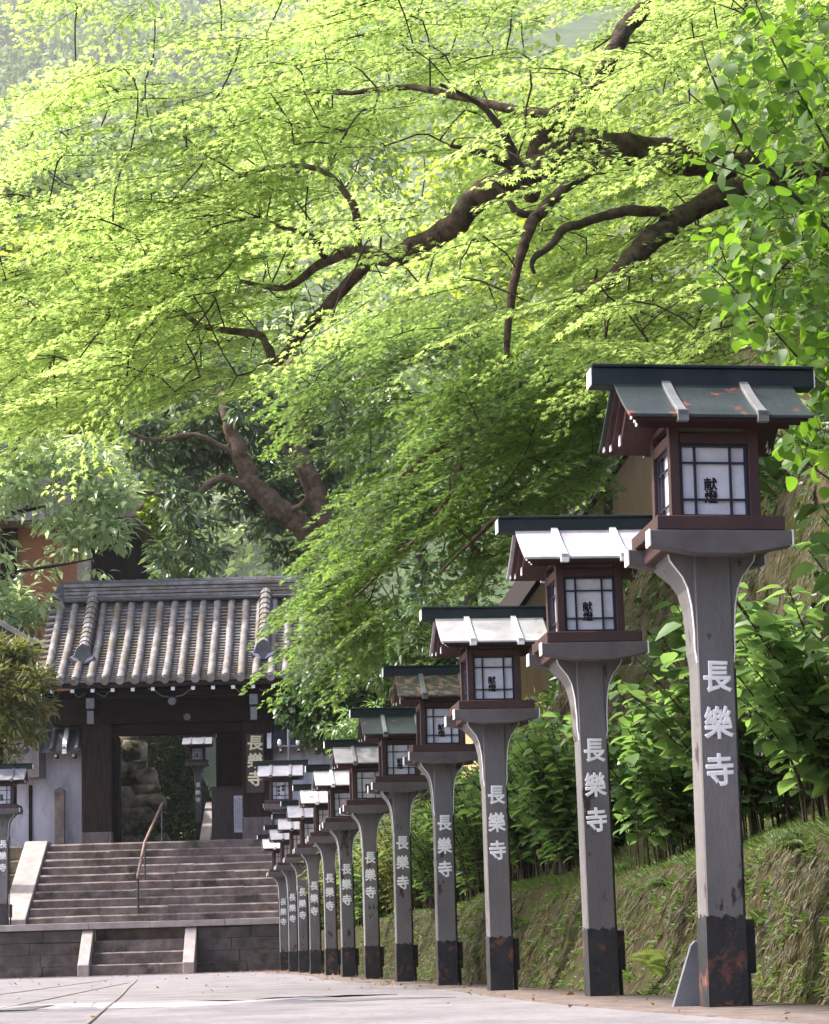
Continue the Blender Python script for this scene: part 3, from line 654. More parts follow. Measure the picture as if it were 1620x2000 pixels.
# wire post with two insulators behind the right flank lantern
ip = gthing('insulator_post', 3.14, 1.75, ZL, 'thin post with a crossbar and two white insulators above the lantern right of the steps', 'utility post')
MB().tube([(0, 0, 0), (0, 0, 4.1)], .025, 6).build('pole', M['grey'], ip); MB().tube([(-.22, 0, 3.72), (.22, 0, 3.72)], .018, 6).build('crossbar', M['grey'], ip)
for s in (-.2, .2): MB().tube([(s, 0, 3.74), (s, 0, 3.78), (s, 0, 3.84), (s, 0, 3.88)], [.02, .045, .04, .02], 8).build('insulator', M['white'], ip)
MB().tube([(.02, 0, 3.95), (.2, .1, 4.15), (.32, .3, 4.6), (.4, .6, 5.2)], .012, 5).build('wire', M['batten'], ip)

# ------------------------------------------------------------------ inside the gate: stone retaining wall and steps climbing to the right
iw = gthing('boulder_wall', -1.28, 11.5, ZT, 'rough mossy boulder wall seen through the gate opening', 'retaining wall')
def boulder(b, c, r):
    bm = bmesh.new(); bmesh.ops.create_icosphere(bm, subdivisions=2, radius=1); off = np.array(c)
    vs = np.array([v.co[:] for v in bm.verts]); n = fnoise(vs+off*3.1, 1.3, 3)
    vs = np.sign(vs)*np.abs(vs)**.42*(1+.26*n[:, None])*np.array(r)
    b.add((vs+off).tolist(), [tuple(v.index for v in f.verts) for f in bm.faces]); bm.free()
b = MB(); b.bb(-.9, .3, .35, 1.2, 0, 3.0)
z = .18
for row_i in range(9):
    x = -1.05+random.uniform(0, .2)-.02*row_i; hh = random.uniform(.17, .25); z += hh*.85
    while x < .28-.03*row_i:
        wd = random.uniform(.26, .72); boulder(b, (x+wd/2, .22+row_i*.045+random.uniform(-.06, .06), z+random.uniform(-.06, .06)), (wd*.60, .28, hh*random.uniform(.95, 1.35))); x += wd*.96
    z += hh*.85
b.build('boulders', M['palerock'], iw, smooth=True)
ins = gthing('courtyard_steps', .80, 10.5, ZT, 'stone steps with a sloping curb climbing to the right behind the gate', 'steps')
for i in range(5): MB().bb(0, 1.4, .3*i, 3, .14*i+.002, .14*(i+1)).build('step', M['stone'], ins, .01)
MB().prism([(-.35, 0), (-.35, .12), (2.6, 1.45), (2.6, 0)], -.28, -.01, 'x').build('curb', M['palestone'], ins, .015)
MB().bb(-.1, 2.4, 4.2, 4.4, -.1, 4.0).build('rear_wall', M['wood'], ins)
cbk = gthing('grassy_bank', .2, 13.6, ZT, 'dark grassy bank behind the boulder wall and the courtyard lantern', 'bank')
xs_ = np.linspace(-3, 3, 40); us_ = np.linspace(0, 1, 20); UX, XU = np.meshgrid(us_, xs_); sheet('slope', XU, UX*2.6+.15*fnoise(np.stack([XU, UX*3, 0*XU], -1), 1.5, 3)-1.2*(XU < .1), UX*6.0*np.clip(1-(XU+.9)/1.9, .02, 1)**1.3, M['soil'], cbk)
n_ = 3000; pu = rng.uniform(0, 1, n_); px_ = rng.uniform(-2, 1.2, n_); Pg = np.stack([px_, pu*2.6-.05-1.2*(px_ < .1), pu*6.0*np.clip(1-(px_+.9)/1.9, .02, 1)**1.3], -1); leaves('bank_grass', Pg, rng.normal(0, .4, (n_, 3))+[0, -.5, .2], rng.normal(0, .4, (n_, 3))+[0, -.6, .6], rng.uniform(.1, .3, n_), rng.random(n_), LANCE, M['shrub'], cbk)

# ------------------------------------------------------------------ buildings
def gable_house(name, loc, rz, wx, dy, hw, rise, over, wallm, roofm, label, cat='building', th=.22):
    t = empty(name, loc, rz, label, cat)
    MB().prism([(-wx, 0), (wx, 0), (wx, hw), (0, hw+rise), (-wx, hw)], 0, dy, 'y').build('wall', wallm, t)
    b = MB(); k = rise/wx
    for s in (-1, 1): b.prism([(s*(wx+over), hw-over*k+.02), (0, hw+rise+.02), (0, hw+rise+.02+th), (s*(wx+over), hw-over*k+.02+th)], -over*.8, dy+over*.8, 'y')
    b.build('roof', roofm, t); return t
hs = at(1010, 1420, 31)
hz = gable_house('tan_house', (hs[0]+3.9, 31.5, 2.6), 0, 3.9, 8, 2.1, 5.3, .35, M['tan'], M['wood'], 'tan boarded house with a steep dark roof edge on the slope behind the lanterns', 'house', .12)
b = MB()
for x in (-2.4, -.6, 1.2): b.bb(x-.06, x+.06, -.035, -.004, .2, 2.1+5.3*(1-abs(x)/3.9)-.05)
b.build('wall_post', M['plank'], hz)
# temple hall up behind the gate on the left: orange clay wall, pale timber corner, grey tiled roof with white gable
hb = at(60, 1250, 64)
hall = empty('temple_hall', (hb[0], 64, ZT), R(-8), 'orange walled temple hall with grey tiled roof behind the left end of the gate', 'temple building')
MB().bb(-5, 1.75, 0, 5, 0, 9.4).build('wall', M['orange'], hall)
for x, wd, m in ((1.52, .2, 'palestone'), (2.2, .5, 'wood'), (-.6, .22, 'wood')): MB().bb(x-wd, x+wd, -.12, .0-.003, 0, 9.4).build('timber_post', M[m], hall)
MB().bb(1.75, 2.7, .02, 4, 0, 9.4).build('dark_bay', M['wood'], hall)
b = MB().prism([(-5.6, 9.3), (3.2, 9.3), (2.6, 9.9), (1.55, 10.6), (-5.6, 10.6)], -1.2, 5.5, 'y'); hr_ = b.build('roof', M['tile'], hall)
MB().prism([(-3.5, 10.62), (1.2, 10.62), (.35, 11.9), (-.8, 12.1), (-2.2, 11.4)], -.6, 4.0, 'y').build('white_gable', M['white'], hr_)
b = MB(); b.tube([(3.3, -1.3, 9.5), (2.5, -1.28, 10.05), (1.5, -1.25, 10.7)], .13, 8); b.tube([(1.0, -.7, 10.75), (.3, -.68, 12.0)], .13, 8); b.build('ridge', M['tile'], hr_)
ls = at(20, 1250, 53.5)
lh = empty('side_building', (ls[0]-1.6, 56.5, ZT), R(-14), 'low building with brown barge boards and tiled roof at the left edge beside the gate', 'building')
MB().bb(-3, 1.0, 0, 4, 0, 4.8).build('wall', M['plank'], lh)
b = MB(); b.prism([(2.15, 4.9), (-.6, 6.5), (-3.3, 4.9), (-3.3, 4.7), (-.6, 6.3), (2.15, 4.7)], -.7, 5, 'y'); r_ = b.build('roof', M['tile'], lh)
MB().prism([(2.3, 4.8), (-.6, 6.6), (-.6, 6.25), (2.2, 4.45)], -.80, -.72, 'y').build('barge_board', M['plank'], r_)
MB().prism([(2.4, 4.86), (-.6, 6.72), (-.6, 6.62), (2.34, 4.76)], -1.0, -.6, 'y').build('verge_tiles', M['copper'], r_)
b = MB()
for k in range(10): b.tube([(-3+k*.5, -1.4, 3.62), (-3+k*.5, -.05, 4.25)], [.09, .085], 7)
b.bb(-3.2, 1.9, -1.4, .0, 3.5, 3.56); b.build('lower_eave_tiles', M['tile'], lh)
MB().bb(-3.2, 1.9, .0, .12, 3.5, 4.3).build('eave_wall', M['plank'], lh)
MB().prism([(1.6, 1.6), (2.6, 1.6), (2.6, 3.0), (1.9, 3.2), (1.6, 3.1)], -1.3, .3, 'y').build('porch_roof', M['copper'], lh)
up_ = at(2, 900, 52)
pl = empty('utility_pole', (up_[0]-.22, 52, 0), 0, 'grey utility pole with coiled black cable at the left picture edge', 'utility pole')
MB().tube([(0, 0, 0), (0, 0, 13.0)], [.20, .16], 14).build('pole', M['grey'], pl, smooth=True)
zc = float(up_[2])
for k in range(4):
    rr = .30-.03*k; MB().tube([(.40+rr*.9*math.sin(a), -.05*k, zc+.55+rr*1.15*math.cos(a)-.06*k) for a in np.linspace(0, PI, 12)], .022, 6).build('cable_loop', M['steel'], pl)
MB().bb(-.30, .44, -.36, .1, zc+.05, zc+.85).build('cable_box', M['grey'], pl, .03)

# ------------------------------------------------------------------ trees and plants
def inpoly(px, py, poly):
    p = np.array(poly, float); x, y = np.asarray(px), np.asarray(py); r = np.zeros(x.shape, bool); j = len(p)-1
    for i in range(len(p)):
        c = ((p[i, 1] > y) != (p[j, 1] > y)) & (x < (p[j, 0]-p[i, 0])*(y-p[i, 1])/(p[j, 1]-p[i, 1]+1e-9)+p[i, 0]); r ^= c; j = i
    return r
def limb(pts):
    """smooth polyline from (px, py, Y, radius) stations"""
    P = np.array([at(a, b, c) for a, b, c, _ in pts]); rad = np.array([q[3] for q in pts]); n = len(P)
    t = np.linspace(0, n-1, (n-1)*5+1); i = np.clip(t.astype(int), 0, n-2); f = (t-i)[:, None]
    g = lambda k: P[np.clip(k, 0, n-1)]
    p0, p1, p2, p3 = g(i-1), g(i), g(i+1), g(i+2)
    Q = .5*((2*p1)+(-p0+p2)*f+(2*p0-5*p1+4*p2-p3)*f**2+(-p0+3*p1-3*p2+p3)*f**3)
    r = np.interp(t, np.arange(n), rad); k = np.arange(len(Q)); r = r*.88
    Q = Q+(np.stack([np.sin(k*1.7), np.sin(k*2.3+1), np.sin(k*1.3+2)], -1)*.09*r[:, None])
    return Q, r
def grow(limbs, targets, sag=.12, r_leaf=.006, r_pow=.42, r_max=.07, step=.22, up=0.0):
    """branches reach from the limbs to every target; returns [(points, radii)], the attach directions"""
    nodes = np.concatenate([q for q, _ in limbs]); par = [-1]*len(nodes); n0 = len(nodes)
    T = np.asarray(targets); order = np.argsort(np.min(np.linalg.norm(T[:, None]-nodes[None, ::3], axis=2), axis=1))
    buf = np.zeros((n0+len(T)*40, 3)); buf[:n0] = nodes; n = n0; chains = []; dirs = np.zeros_like(T)
    for k in order:
        d = np.linalg.norm(buf[:n]-T[k], axis=1); j = int(np.argmin(d)); a = buf[j]; L = d[j]; m = max(2, min(30, int(L/step)+1))
        mid = np.array([rng.normal(0, .10), rng.normal(0, .10), sag*(1 if up == 0 else up)])*L; idx = []
        for q in range(1, m+1):
            t = q/m; buf[n] = a+(T[k]-a)*t+mid*4*t*(1-t)*.5+rng.normal(0, .018*min(L, 1.5), 3)*(q < m); par.append(j if q == 1 else n-1); idx.append(n); n += 1
        chains.append((j, idx)); dirs[k] = buf[n-1]-buf[n-2]
    cnt = np.ones(n)
    for i in range(n-1, n0-1, -1):
        if par[i] >= 0: cnt[par[i]] += cnt[i]*.35
    out = []
    for j, idx in chains:
        pts = np.concatenate([buf[[j]], buf[idx]]); r = np.minimum(r_max, r_leaf*np.maximum(1, cnt[idx])**r_pow); out.append((pts, np.concatenate([[r[0]*1.15], r])))
    return out, dirs
def bark_part(name, chains, m, parent, nmin=4):
    b = MB()
    for p, r in chains:
        big = max(r) > .03
        if big:      # knotty bark: finer rings, pushed in and out and kinked
            p = np.asarray(p); r = np.asarray(r); k = len(p); t = np.linspace(0, k-1, k*3); p = np.stack([np.interp(t, np.arange(k), p[:, i]) for i in range(3)], -1); r = np.interp(t, np.arange(k), r)
            kk = np.clip(r, .01, .2)[:, None]; p = p+kk*.35*np.stack([fnoise(p, 2.2, 3), fnoise(p+7, 2.2, 3), fnoise(p+13, 2.2, 3)], -1)
        v0 = len(b.v); b.tube(p, r, 12 if big else (6 if max(r) > .02 else nmin), cap=big)
        if big:
            V = np.array(b.v[v0:]); C = np.repeat(p, 12, 0)[:len(V)]; f = 1+.13*fnoise(V, 5.0, 3)+.10*fnoise(V, 24, 2); b.v[v0:] = [tuple(q) for q in (C+(V-C)*f[:, None])]
    return b.build(name, m, parent, smooth=True)
def sprays(T, dirs, L, lw, droop, nside=7, lstep=.044, pref=(-.75, -.1, -.25), ptw=.8, tilt=.22, zsq=.4):
    """flat layered sprays of leaves at every target: twig tubes + leaf positions, directions, normals"""
    P, D, N, C, tw = [], [], [], [], []
    for k in range(len(T)):
        d = dirs[k]/max(1e-6, np.linalg.norm(dirs[k])); d = d*(1-ptw)+np.array(pref)*ptw+rng.normal(0, .33, 3)*[1, 1, .4]; d[2] = d[2]*zsq; d = d/np.linalg.norm(d)
        n = np.array([rng.normal(0, tilt*.6), rng.normal(0, tilt*.6), 1.0]); n = n-d*(n@d); n /= np.linalg.norm(n); s = np.cross(n, d)
        l = L*rng.uniform(.65, 1.2); o = T[k]-d*l*.35; dr = droop*rng.uniform(.6, 1.4)
        f = lambda t, q: o+d*(l*t)+s*q+np.array([0, 0, -dr*l*(t*t)-.35*dr*q*q/l])
        tw.append((np.array([f(t, 0) for t in (0, .5, 1)]), (.0045, .003, .0012))); tone = rng.normal(0, .22)
        for t in np.linspace(.06, 1, nside):
            for sg_ in (-1, 1):
                ln = l*lw*(1.05-.65*t)*rng.uniform(.7, 1.2); m_ = max(2, int(ln/lstep)); q = (np.arange(m_)+rng.uniform(.2, .8))/m_
                tx = t+q*ln*.55/l; qy = sg_*q*ln*.84
                Q = o+d[None]*(l*tx)[:, None]+s[None]*qy[:, None]; Q[:, 2] -= dr*l*tx**2+.35*dr*qy**2/l
                tw.append((np.stack([f(t, 0), Q[-1]]), (.0022, .001)))
                for e in (-1, 1):
                    dd = d*.55+s*sg_*.84; ss = np.cross(n, dd); D_ = dd*.75+ss*e*.75
                    P.append(Q+rng.normal(0, .012, Q.shape)); D.append(np.tile(D_, (m_, 1))+rng.normal(0, .25, Q.shape)+[0, 0, -.25]); N.append(np.tile(n, (m_, 1))+rng.normal(0, tilt, Q.shape)); C.append(np.full(m_, tone))
    return np.concatenate(P), np.concatenate(D), np.concatenate(N), np.concatenate(C), tw
def proj(P):
    d = np.asarray(P, float)-[0, 0, CAM_Z]; z = d @ cf; return np.stack([W_PX/2+F_PX*(d @ cr)/z, H_PX/2-F_PX*(d @ cu)/z], -1)
def pick(poly, n, y0, y1, gap=0, hole=None, yfun=None, nscale=.55, thr=-.5, limbs=(), lr=100, rmin=.03, lk=.15):
    LP = np.concatenate([q[r > rmin] for q, r in limbs]) if len(limbs) else None; LX = proj(LP) if LP is not None else None
    x0, x1 = min(p[0] for p in poly), max(p[0] for p in poly); z0, z1 = min(p[1] for p in poly), max(p[1] for p in poly); out = []
    while len(out) < n:
        px, py = rng.uniform(x0, x1), rng.uniform(z0, z1)
        if not inpoly(px, py, poly): continue
        if hole and any(inpoly(px, py, h) for h in hole) and rng.random() < .88: continue
        Y = rng.uniform(y0, y1) if yfun is None else yfun(px, py)+rng.uniform(y0, y1)
        if LX is not None:
            dd = np.hypot(LX[:, 0]-px, LX[:, 1]-py); j = int(np.argmin(dd))
            if dd[j] < lr and Y < LP[j, 1]+.5 and rng.random() > lk: Y = LP[j, 1]+rng.uniform(.5, 3.2)
        p = at(px, py, Y)
        if fnoise(p, nscale, 2) < thr: continue
        if out and gap and np.min(np.linalg.norm(np.array(out)-p, axis=1)) < gap: continue
        out.append(p)
    return np.array(out)
def twigs_to(name, chains, tw, m, parent):
    b = MB()
    for p, r in chains: b.tube(p, r, 8 if max(r) > .05 else 5 if max(r) > .02 else 4, cap=False)
    for p, r in tw: b.tube(p, r, 3, cap=False)
    return b.build(name, m, parent, smooth=True)

# the big maple whose limbs come in from the right and spread over the path
def maple_tree(name, label, base, limbs, T, L, lw, droop, size, lm, bark, nside, pref, tshift=0., rmax=.06):
    t = empty(name, tuple(base), 0, label, 'tree')
    ch, dirs = grow(limbs, T, r_max=rmax); tr = bark_part('trunk', limbs[:1], bark, t)
    for q in limbs[1:]: bark_part('limb', [q], bark, t)
    P, D, N, C, tw = sprays(T, dirs, L, lw, droop, nside, pref=pref)
    twigs_to('branches', ch, tw, M['twig'], t)
    tint = np.clip(.48+C+.28*fnoise(P, .55, 3)+rng.normal(0, .2, len(P))+tshift, 0, 1)
    leaves('crown', P, D, N, size*rng.uniform(.7, 1.15, len(P)), tint, MAPLE, lm, t)
    mi = t.matrix_world.inverted() if False else Matrix.Translation(-Vector(base))
    for c in t.children: c.data.transform(mi)
    print(name, len(T), 'sprays', len(P), 'leaves'); return t
base = np.array([6.1, 17.6, 4.1])
def lb(*a): return limb(a)
q, r = lb((1760, 420, 17.4, .21), (1690, 385, 17.3, .19), (1610, 352, 17.2, .175), (1510, 335, 17.1, .165), (1420, 325, 17.0, .16), (1335, 306, 16.9, .155), (1200, 285, 16.8, .145), (1130, 285, 16.7, .14), (1075, 315, 16.6, .135), (1030, 350, 16.5, .13), (960, 372, 16.5, .115), (900, 430, 16.7, .105), (840, 472, 17.0, .095), (760, 500, 17.4, .085), (700, 490, 17.8, .07), (640, 505, 18.3, .05), (560, 560, 19, .03), (470, 548, 19.6, .018))
trunkp = np.array([base+(q[0]-base)*t+np.array([.25*math.sin(t*3), 0, 0]) for t in np.linspace(0, .93, 7)])
A = [(np.concatenate([trunkp, q]), np.concatenate([np.linspace(.30, .215, 7), r])),
 lb((1040, 340, 16.7, .10), (1062, 280, 16.7, .10), (1100, 225, 16.7, .085), (1150, 180, 16.8, .075), (1190, 125, 16.9, .075), (1225, 60, 17.0, .085), (1262, 10, 17.1, .07), (1290, -90, 17.2, .05)),
 lb((1480, 345, 17.1, .12), (1440, 372, 16.8, .115), (1330, 420, 16.6, .105), (1260, 480, 16.4, .095), (1205, 530, 16.2, .08), (1160, 562, 16.1, .05), (1120, 575, 16, .02)),
 lb((1318, 424, 16.6, .055), (1285, 412, 16.5, .05), (1220, 412, 16.4, .045), (1150, 432, 16.3, .042), (1100, 446, 16.2, .04), (1078, 475, 16.2, .034), (1040, 508, 16.1, .024), (1044, 535, 16.1, .012)),
 lb((1195, 295, 16.7, .06), (1155, 330, 16.5, .058), (1100, 370, 16.3, .052), (1060, 408, 16.2, .05), (1035, 440, 16.1, .048), (1012, 510, 16.1, .043), (998, 590, 16.1, .036), (990, 700, 16.2, .022)),
 lb((1040, 418, 16.2, .035), (1012, 415, 16.1, .03), (985, 380, 16.1, .022), (965, 362, 16.1, .014)),
 lb((1052, 345, 16.5, .06), (1038, 385, 16.4, .055), (1020, 350, 16.3, .05), (1000, 300, 16.2, .045), (978, 250, 16.1, .035), (930, 200, 16, .022), (860, 165, 15.8, .012)),
 lb((1030, 345, 16.5, .05), (985, 320, 16.2, .04), (940, 300, 16.0, .032), (880, 285, 15.8, .016)),
 lb((735, 500, 17.5, .06), (690, 540, 17.6, .058), (650, 585, 17.7, .055), (600, 640, 17.8, .05), (542, 705, 17.9, .045), (520, 670, 18.1, .036), (500, 650, 18.3, .034), (400, 638, 18.7, .028), (345, 600, 19.2, .022), (295, 564, 19.6, .014)),
 lb((640, 505, 18.3, .045), (618, 475, 18.2, .038), (600, 458, 18.2, .028), (540, 440, 18.4, .016)),
 lb((690, 182, 18.5, .022), (640, 178, 18.8, .03), (600, 172, 19.0, .028), (520, 160, 19.4, .024), (440, 190, 19.8, .016)),
 lb((1100, 225, 16.3, .05), (1000, 215, 16.8, .04), (900, 190, 17.4, .035), (800, 170, 18.0, .03), (690, 182, 18.5, .024)),
 lb((700, 492, 17.8, .04), (690, 400, 18.2, .034), (620, 330, 18.6, .028), (510, 330, 19.2, .022), (380, 380, 20, .014)),
]
polyA = [(-160, -120), (1760, -120), (1760, 640), (1440, 640), (1400, 720), (1240, 720), (1130, 690), (1010, 620), (900, 575), (740, 560), (650, 650), (560, 720), (430, 770), (190, 780), (60, 830), (-160, 860), (-160, 420), (0, 330), (60, 220), (90, 120), (95, -10), (60, -120)]
holesA = [[(540, 540), (680, 520), (700, 580), (560, 620)], [(800, 470), (900, 470), (880, 560), (790, 560)], [(1090, 330), (1330, 330), (1300, 410), (1110, 420)], [(0, 60), (90, 60), (60, 260), (0, 300)], [(500, 610), (600, 560), (620, 640), (540, 690)], [(0, 420), (70, 420), (120, 500), (0, 540)]]
TA = pick(polyA, 900, -2.2, 5.0, .22, holesA, lambda x, y: 16.8+max(0, (1050-x))*.0034, .75, -.12, A[:1]+A[2:5]+A[8:9], 75, .03, .42)
maple_tree('maple_tree', 'huge bright yellow green maple whose brown limbs spread from the right over the whole view', base, A, TA, 1.0, .42, .22, .050, M['maple'], M['bark'], 10, (-.85, -.15, -.30))

# the second maple, leaves coloured darker for shade, hanging like a curtain behind the lanterns
base = np.array([6.6, 29, 4.3])
q, r = lb((1300, 700, 28.5, .16), (1200, 680, 28.3, .14), (1130, 720, 28.2, .12), (1040, 770, 28.1, .10), (930, 830, 28.1, .08), (820, 900, 28, .055), (720, 990, 28, .03))
trunkp = np.array([base+(q[0]-base)*t for t in np.linspace(0, .92, 6)])
B = [(np.concatenate([trunkp, q]), np.concatenate([np.linspace(.24, .17, 6), r])),
 lb((1210, 690, 28.3, .09), (1190, 650, 28, .075), (1172, 612, 27.8, .05), (1150, 580, 27.6, .03)),
 lb((1040, 770, 28.1, .07), (960, 700, 28.2, .055), (850, 680, 28.4, .045), (740, 720, 28.6, .035), (640, 780, 29, .02)),
 lb((1130, 720, 28.2, .08), (1110, 850, 28, .06), (1040, 950, 27.8, .045), (940, 1040, 27.6, .03), (860, 1120, 27.4, .015)),
 lb((930, 830, 28.1, .05), (860, 1000, 28, .04), (760, 1100, 28, .03), (680, 1180, 28, .015))]
polyB = [(560, 730), (640, 660), (760, 590), (900, 590), (1010, 640), (1240, 640), (1330, 690), (1190, 800), (1160, 930), (1080, 1010), (960, 1110), (845, 1190), (790, 1240), (740, 1300), (660, 1300), (600, 1250), (580, 1160), (620, 1060), (650, 980), (590, 900), (540, 800)]
holesB = [[(800, 640), (930, 640), (920, 740), (800, 760)], [(960, 660), (1080, 660), (1060, 720), (960, 720)], [(640, 700), (760, 680), (740, 780), (650, 800)]]
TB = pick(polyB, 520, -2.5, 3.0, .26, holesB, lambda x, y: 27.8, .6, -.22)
maple_tree('maple_tree', 'shaded green maple hanging like a curtain behind the lantern roofs', base, B, TB, 1.0, .42, .35, .066, M['maple2'], M['redbark'], 8, (-.75, -.25, -.55), rmax=.045)

# evergreen with drooping narrow leaves behind the gate, leaning trunks
def clumps(T, n, rad, flat=.7):
    P = np.repeat(T, n, 0); o = rng.normal(0, 1, P.shape); o = o/np.linalg.norm(o, axis=1, keepdims=True)*rng.random((len(P), 1))**.45*np.array([rad, rad, rad*flat]); return P+o, o
def broadleaf(name, label, base, limbs, T, nleaf, rad, size, lm, tmpl, bark, droop=.6, cat='tree', tfun=None, rmax=.08, rleaf=.008, flat=.7, trunk='trunk', crown='crown', group=None):
    t = empty(name, tuple(base), 0, label, cat, group)
    ch, dirs = grow(limbs, T, r_max=rmax, r_leaf=rleaf, step=max(.1, rad*.5))
    bark_part(trunk, limbs, bark, t); bark_part('branches', ch, M['twig'], t)
    P, o = clumps(T, nleaf, rad, flat); D = unit(o)*1.0+rng.normal(0, .45, o.shape)+[0, 0, -droop]; N = unit(o)*.5+rng.normal(0, .35, o.shape)+[0, 0, .9]
    tone = np.repeat(rng.normal(0, .15, len(T)), nleaf); tint = np.clip(.45+tone+rng.normal(0, .22, len(P))+(tfun(P) if tfun else 0), 0, 1)
    leaves(crown, P, D, N, size*rng.uniform(.6, 1.2, len(P)), tint, tmpl, lm, t)
    for c in t.children: c.data.transform(Matrix.Translation(-Vector(base)))
    return t
base = at(700, 1260, 60); base[2] = ZT
E_ = [lb((700, 1290, 60, .40), (660, 1120, 60, .38), (610, 1050, 60, .36), (560, 1000, 59.8, .33), (505, 955, 59.6, .30), (470, 890, 59.5, .26), (450, 830, 59.4, .20), (430, 760, 59.4, .10)),
 lb((650, 1090, 60, .34), (632, 1010, 60.3, .33), (605, 930, 60.5, .29), (585, 860, 60.8, .26), (572, 740, 61, .20), (575, 660, 61, .12)),
 lb((500, 955, 59.6, .14), (430, 935, 59.3, .12), (370, 975, 59, .10), (300, 965, 58.6, .07), (220, 955, 58.2, .055), (130, 930, 57.8, .045), (60, 985, 57.5, .035), (-20, 1030, 57.2, .02)),
 lb((560, 1000, 59.8, .10), (600, 970, 59, .07), (560, 880, 58.6, .055), (520, 830, 58.4, .045), (470, 780, 58.2, .03)),
 lb((470, 890, 59.5, .10), (380, 850, 59.2, .08), (300, 860, 59, .06), (230, 830, 58.7, .05), (190, 780, 58.4, .03))]
polyE = [(230, 800), (300, 740), (430, 700), (560, 700), (720, 700), (760, 850), (740, 960), (690, 1010), (620, 1100), (560, 1130), (470, 1150), (420, 1180), (330, 1160), (310, 1090), (330, 1000), (260, 930)]
TE = pick(polyE, 340, -1.8, 1.6, .30, [[(560, 880), (640, 880), (640, 990), (590, 990)], [(430, 850), (480, 850), (510, 960), (460, 960)]], lambda x, y: 59.5, .35, -.5, E_[:2]+E_[4:5], 75, .05, .03)
broadleaf('evergreen_tree', 'evergreen tree with leaning trunks and narrow drooping leaves overhanging the gate roof', base, E_, TE, 44, .42, .34, M['ever'], lance_template(.19), M['redbark'], .35, rmax=.07, flat=.5)
E2 = [lb((-260, 1300, 57, .2), (-200, 1150, 57, .16), (-110, 1060, 57, .12), (0, 1010, 57, .07), (90, 990, 57, .04)), lb((-200, 1150, 57, .08), (-60, 1130, 56.8, .06), (80, 1110, 56.6, .04), (190, 1090, 56.6, .02))]
polyM = [(-60, 880), (60, 850), (190, 860), (250, 960), (235, 1060), (240, 1120), (170, 1150), (130, 1215), (60, 1220), (-60, 1230)]
TM = pick(polyM, 215, -.8, .8, .24, [[(60, 920), (150, 920), (150, 1000), (60, 1000)], [(60, 1080), (240, 1070), (240, 1160), (60, 1160)]], lambda x, y: 56.8, .6, -.45)
base = at(-260, 1300, 57); base[2] = ZT
broadleaf('evergreen_tree', 'pale minty leaved branches hanging in front of the orange temple hall', base, E2, TM, 21, .40, .34, M['mint'], lance_template(.2), M['darkbark'], .35, rmax=.05, flat=.5)

# trees and hills behind
def far_tree(px, py, Y, rx, rz, lm, label, n=2600, size=.34, tone=0., grp='trees rising behind the temple'):
    c = at(px, py, Y); b0 = np.array([c[0], Y, 0.0]); nz = 46; o = rng.normal(0, 1, (nz, 3)); o /= np.linalg.norm(o, axis=1, keepdims=True)
    T = c+o*rng.random((nz, 1))**.4*np.array([rx, rx*.7, rz])
    zz = np.linspace(0, c[2]+rz*.3, 8); tr = (np.stack([c[0]+.25*np.sin(zz*.5), Y+0*zz, zz], -1), np.linspace(.42, .12, 8))
    return broadleaf('broadleaf_tree', label, b0, [tr], T, n//nz, rx*.34, size, lm, CARD, M['darkbark'], .2, rmax=.12, rleaf=.02, group=grp)
ft = [(120, 760, 74, 4.2, 5.0, 'lime', 'lime yellow tree rising behind the temple hall at the left'), (-20, 480, 92, 4.5, 5, 'far', 'soft grey green tree at the far left edge above the temple hall'), (330, 560, 88, 6, 7, 'far', 'tall green tree above the left end of the gate roof'),
 (270, 1060, 68, 1.9, 3.0, 'lime', 'small lime bush between the temple hall corner and the evergreen'), (560, 420, 96, 7, 8, 'far', 'tall green tree directly above the gate, seen through maple gaps'), (800, 620, 84, 6, 7, 'mint', 'pale silvery green tree behind the hanging maple curtain'), (690, 880, 74, 4.5, 5.5, 'mint', 'silvery leaved tree behind the right leaning evergreen trunk'),
 (1000, 420, 80, 7, 8, 'lime', 'bright lime tree on the slope behind the maple fork'), (1250, 480, 60, 6, 6, 'lime', 'sunny yellow tree behind the dark drooping limb at the right'), (930, 1010, 66, 5, 6, 'shrub', 'dark green tree behind the middle of the lantern row'), (150, 330, 110, 4.5, 5.5, 'mint', 'pale tree on the hill at the upper left corner')]
for px, py, Y, rx, rz, lm, lab in ft: far_tree(px, py, Y, rx, rz, M[lm], lab, n=3000 if Y < 70 else 3600, size=.30 if Y < 70 else .42)
xs = np.linspace(-700, 760, 120); us = np.linspace(0, 1, 50); UU, XX = np.meshgrid(us, xs)
YY = 320+1000*UU; ZZ = (30+640*UU**1.1)*(1-.12*np.exp(-((XX+110)/180)**2))+11*fnoise(np.stack([XX, YY, 0*XX], -1), .012, 3)+3.5*fnoise(np.stack([XX, YY, 0*XX], -1), .11, 4)
ZZ[:, 0] = -1; tag(sheet('hill', XX, YY, ZZ, M['hill']), kind='structure')
n = 60000; yy = 325+950*rng.random(n)**1.3; xx = yy*rng.uniform(-.125, .03, n)
ii = np.clip(np.searchsorted(YY[0], yy), 1, YY.shape[1]-1); jj = np.clip(np.searchsorted(xs, xx), 1, len(xs)-1); zz = ZZ[jj, ii]
Pf = np.stack([xx, yy, zz], -1)+rng.normal(0, 1, (n, 3))*[2, 4, 3.0]+[0, 0, 2]+np.stack([0*xx, 0*xx, 5*fnoise(np.stack([xx, yy, 0*xx], -1), .09, 3)], -1)
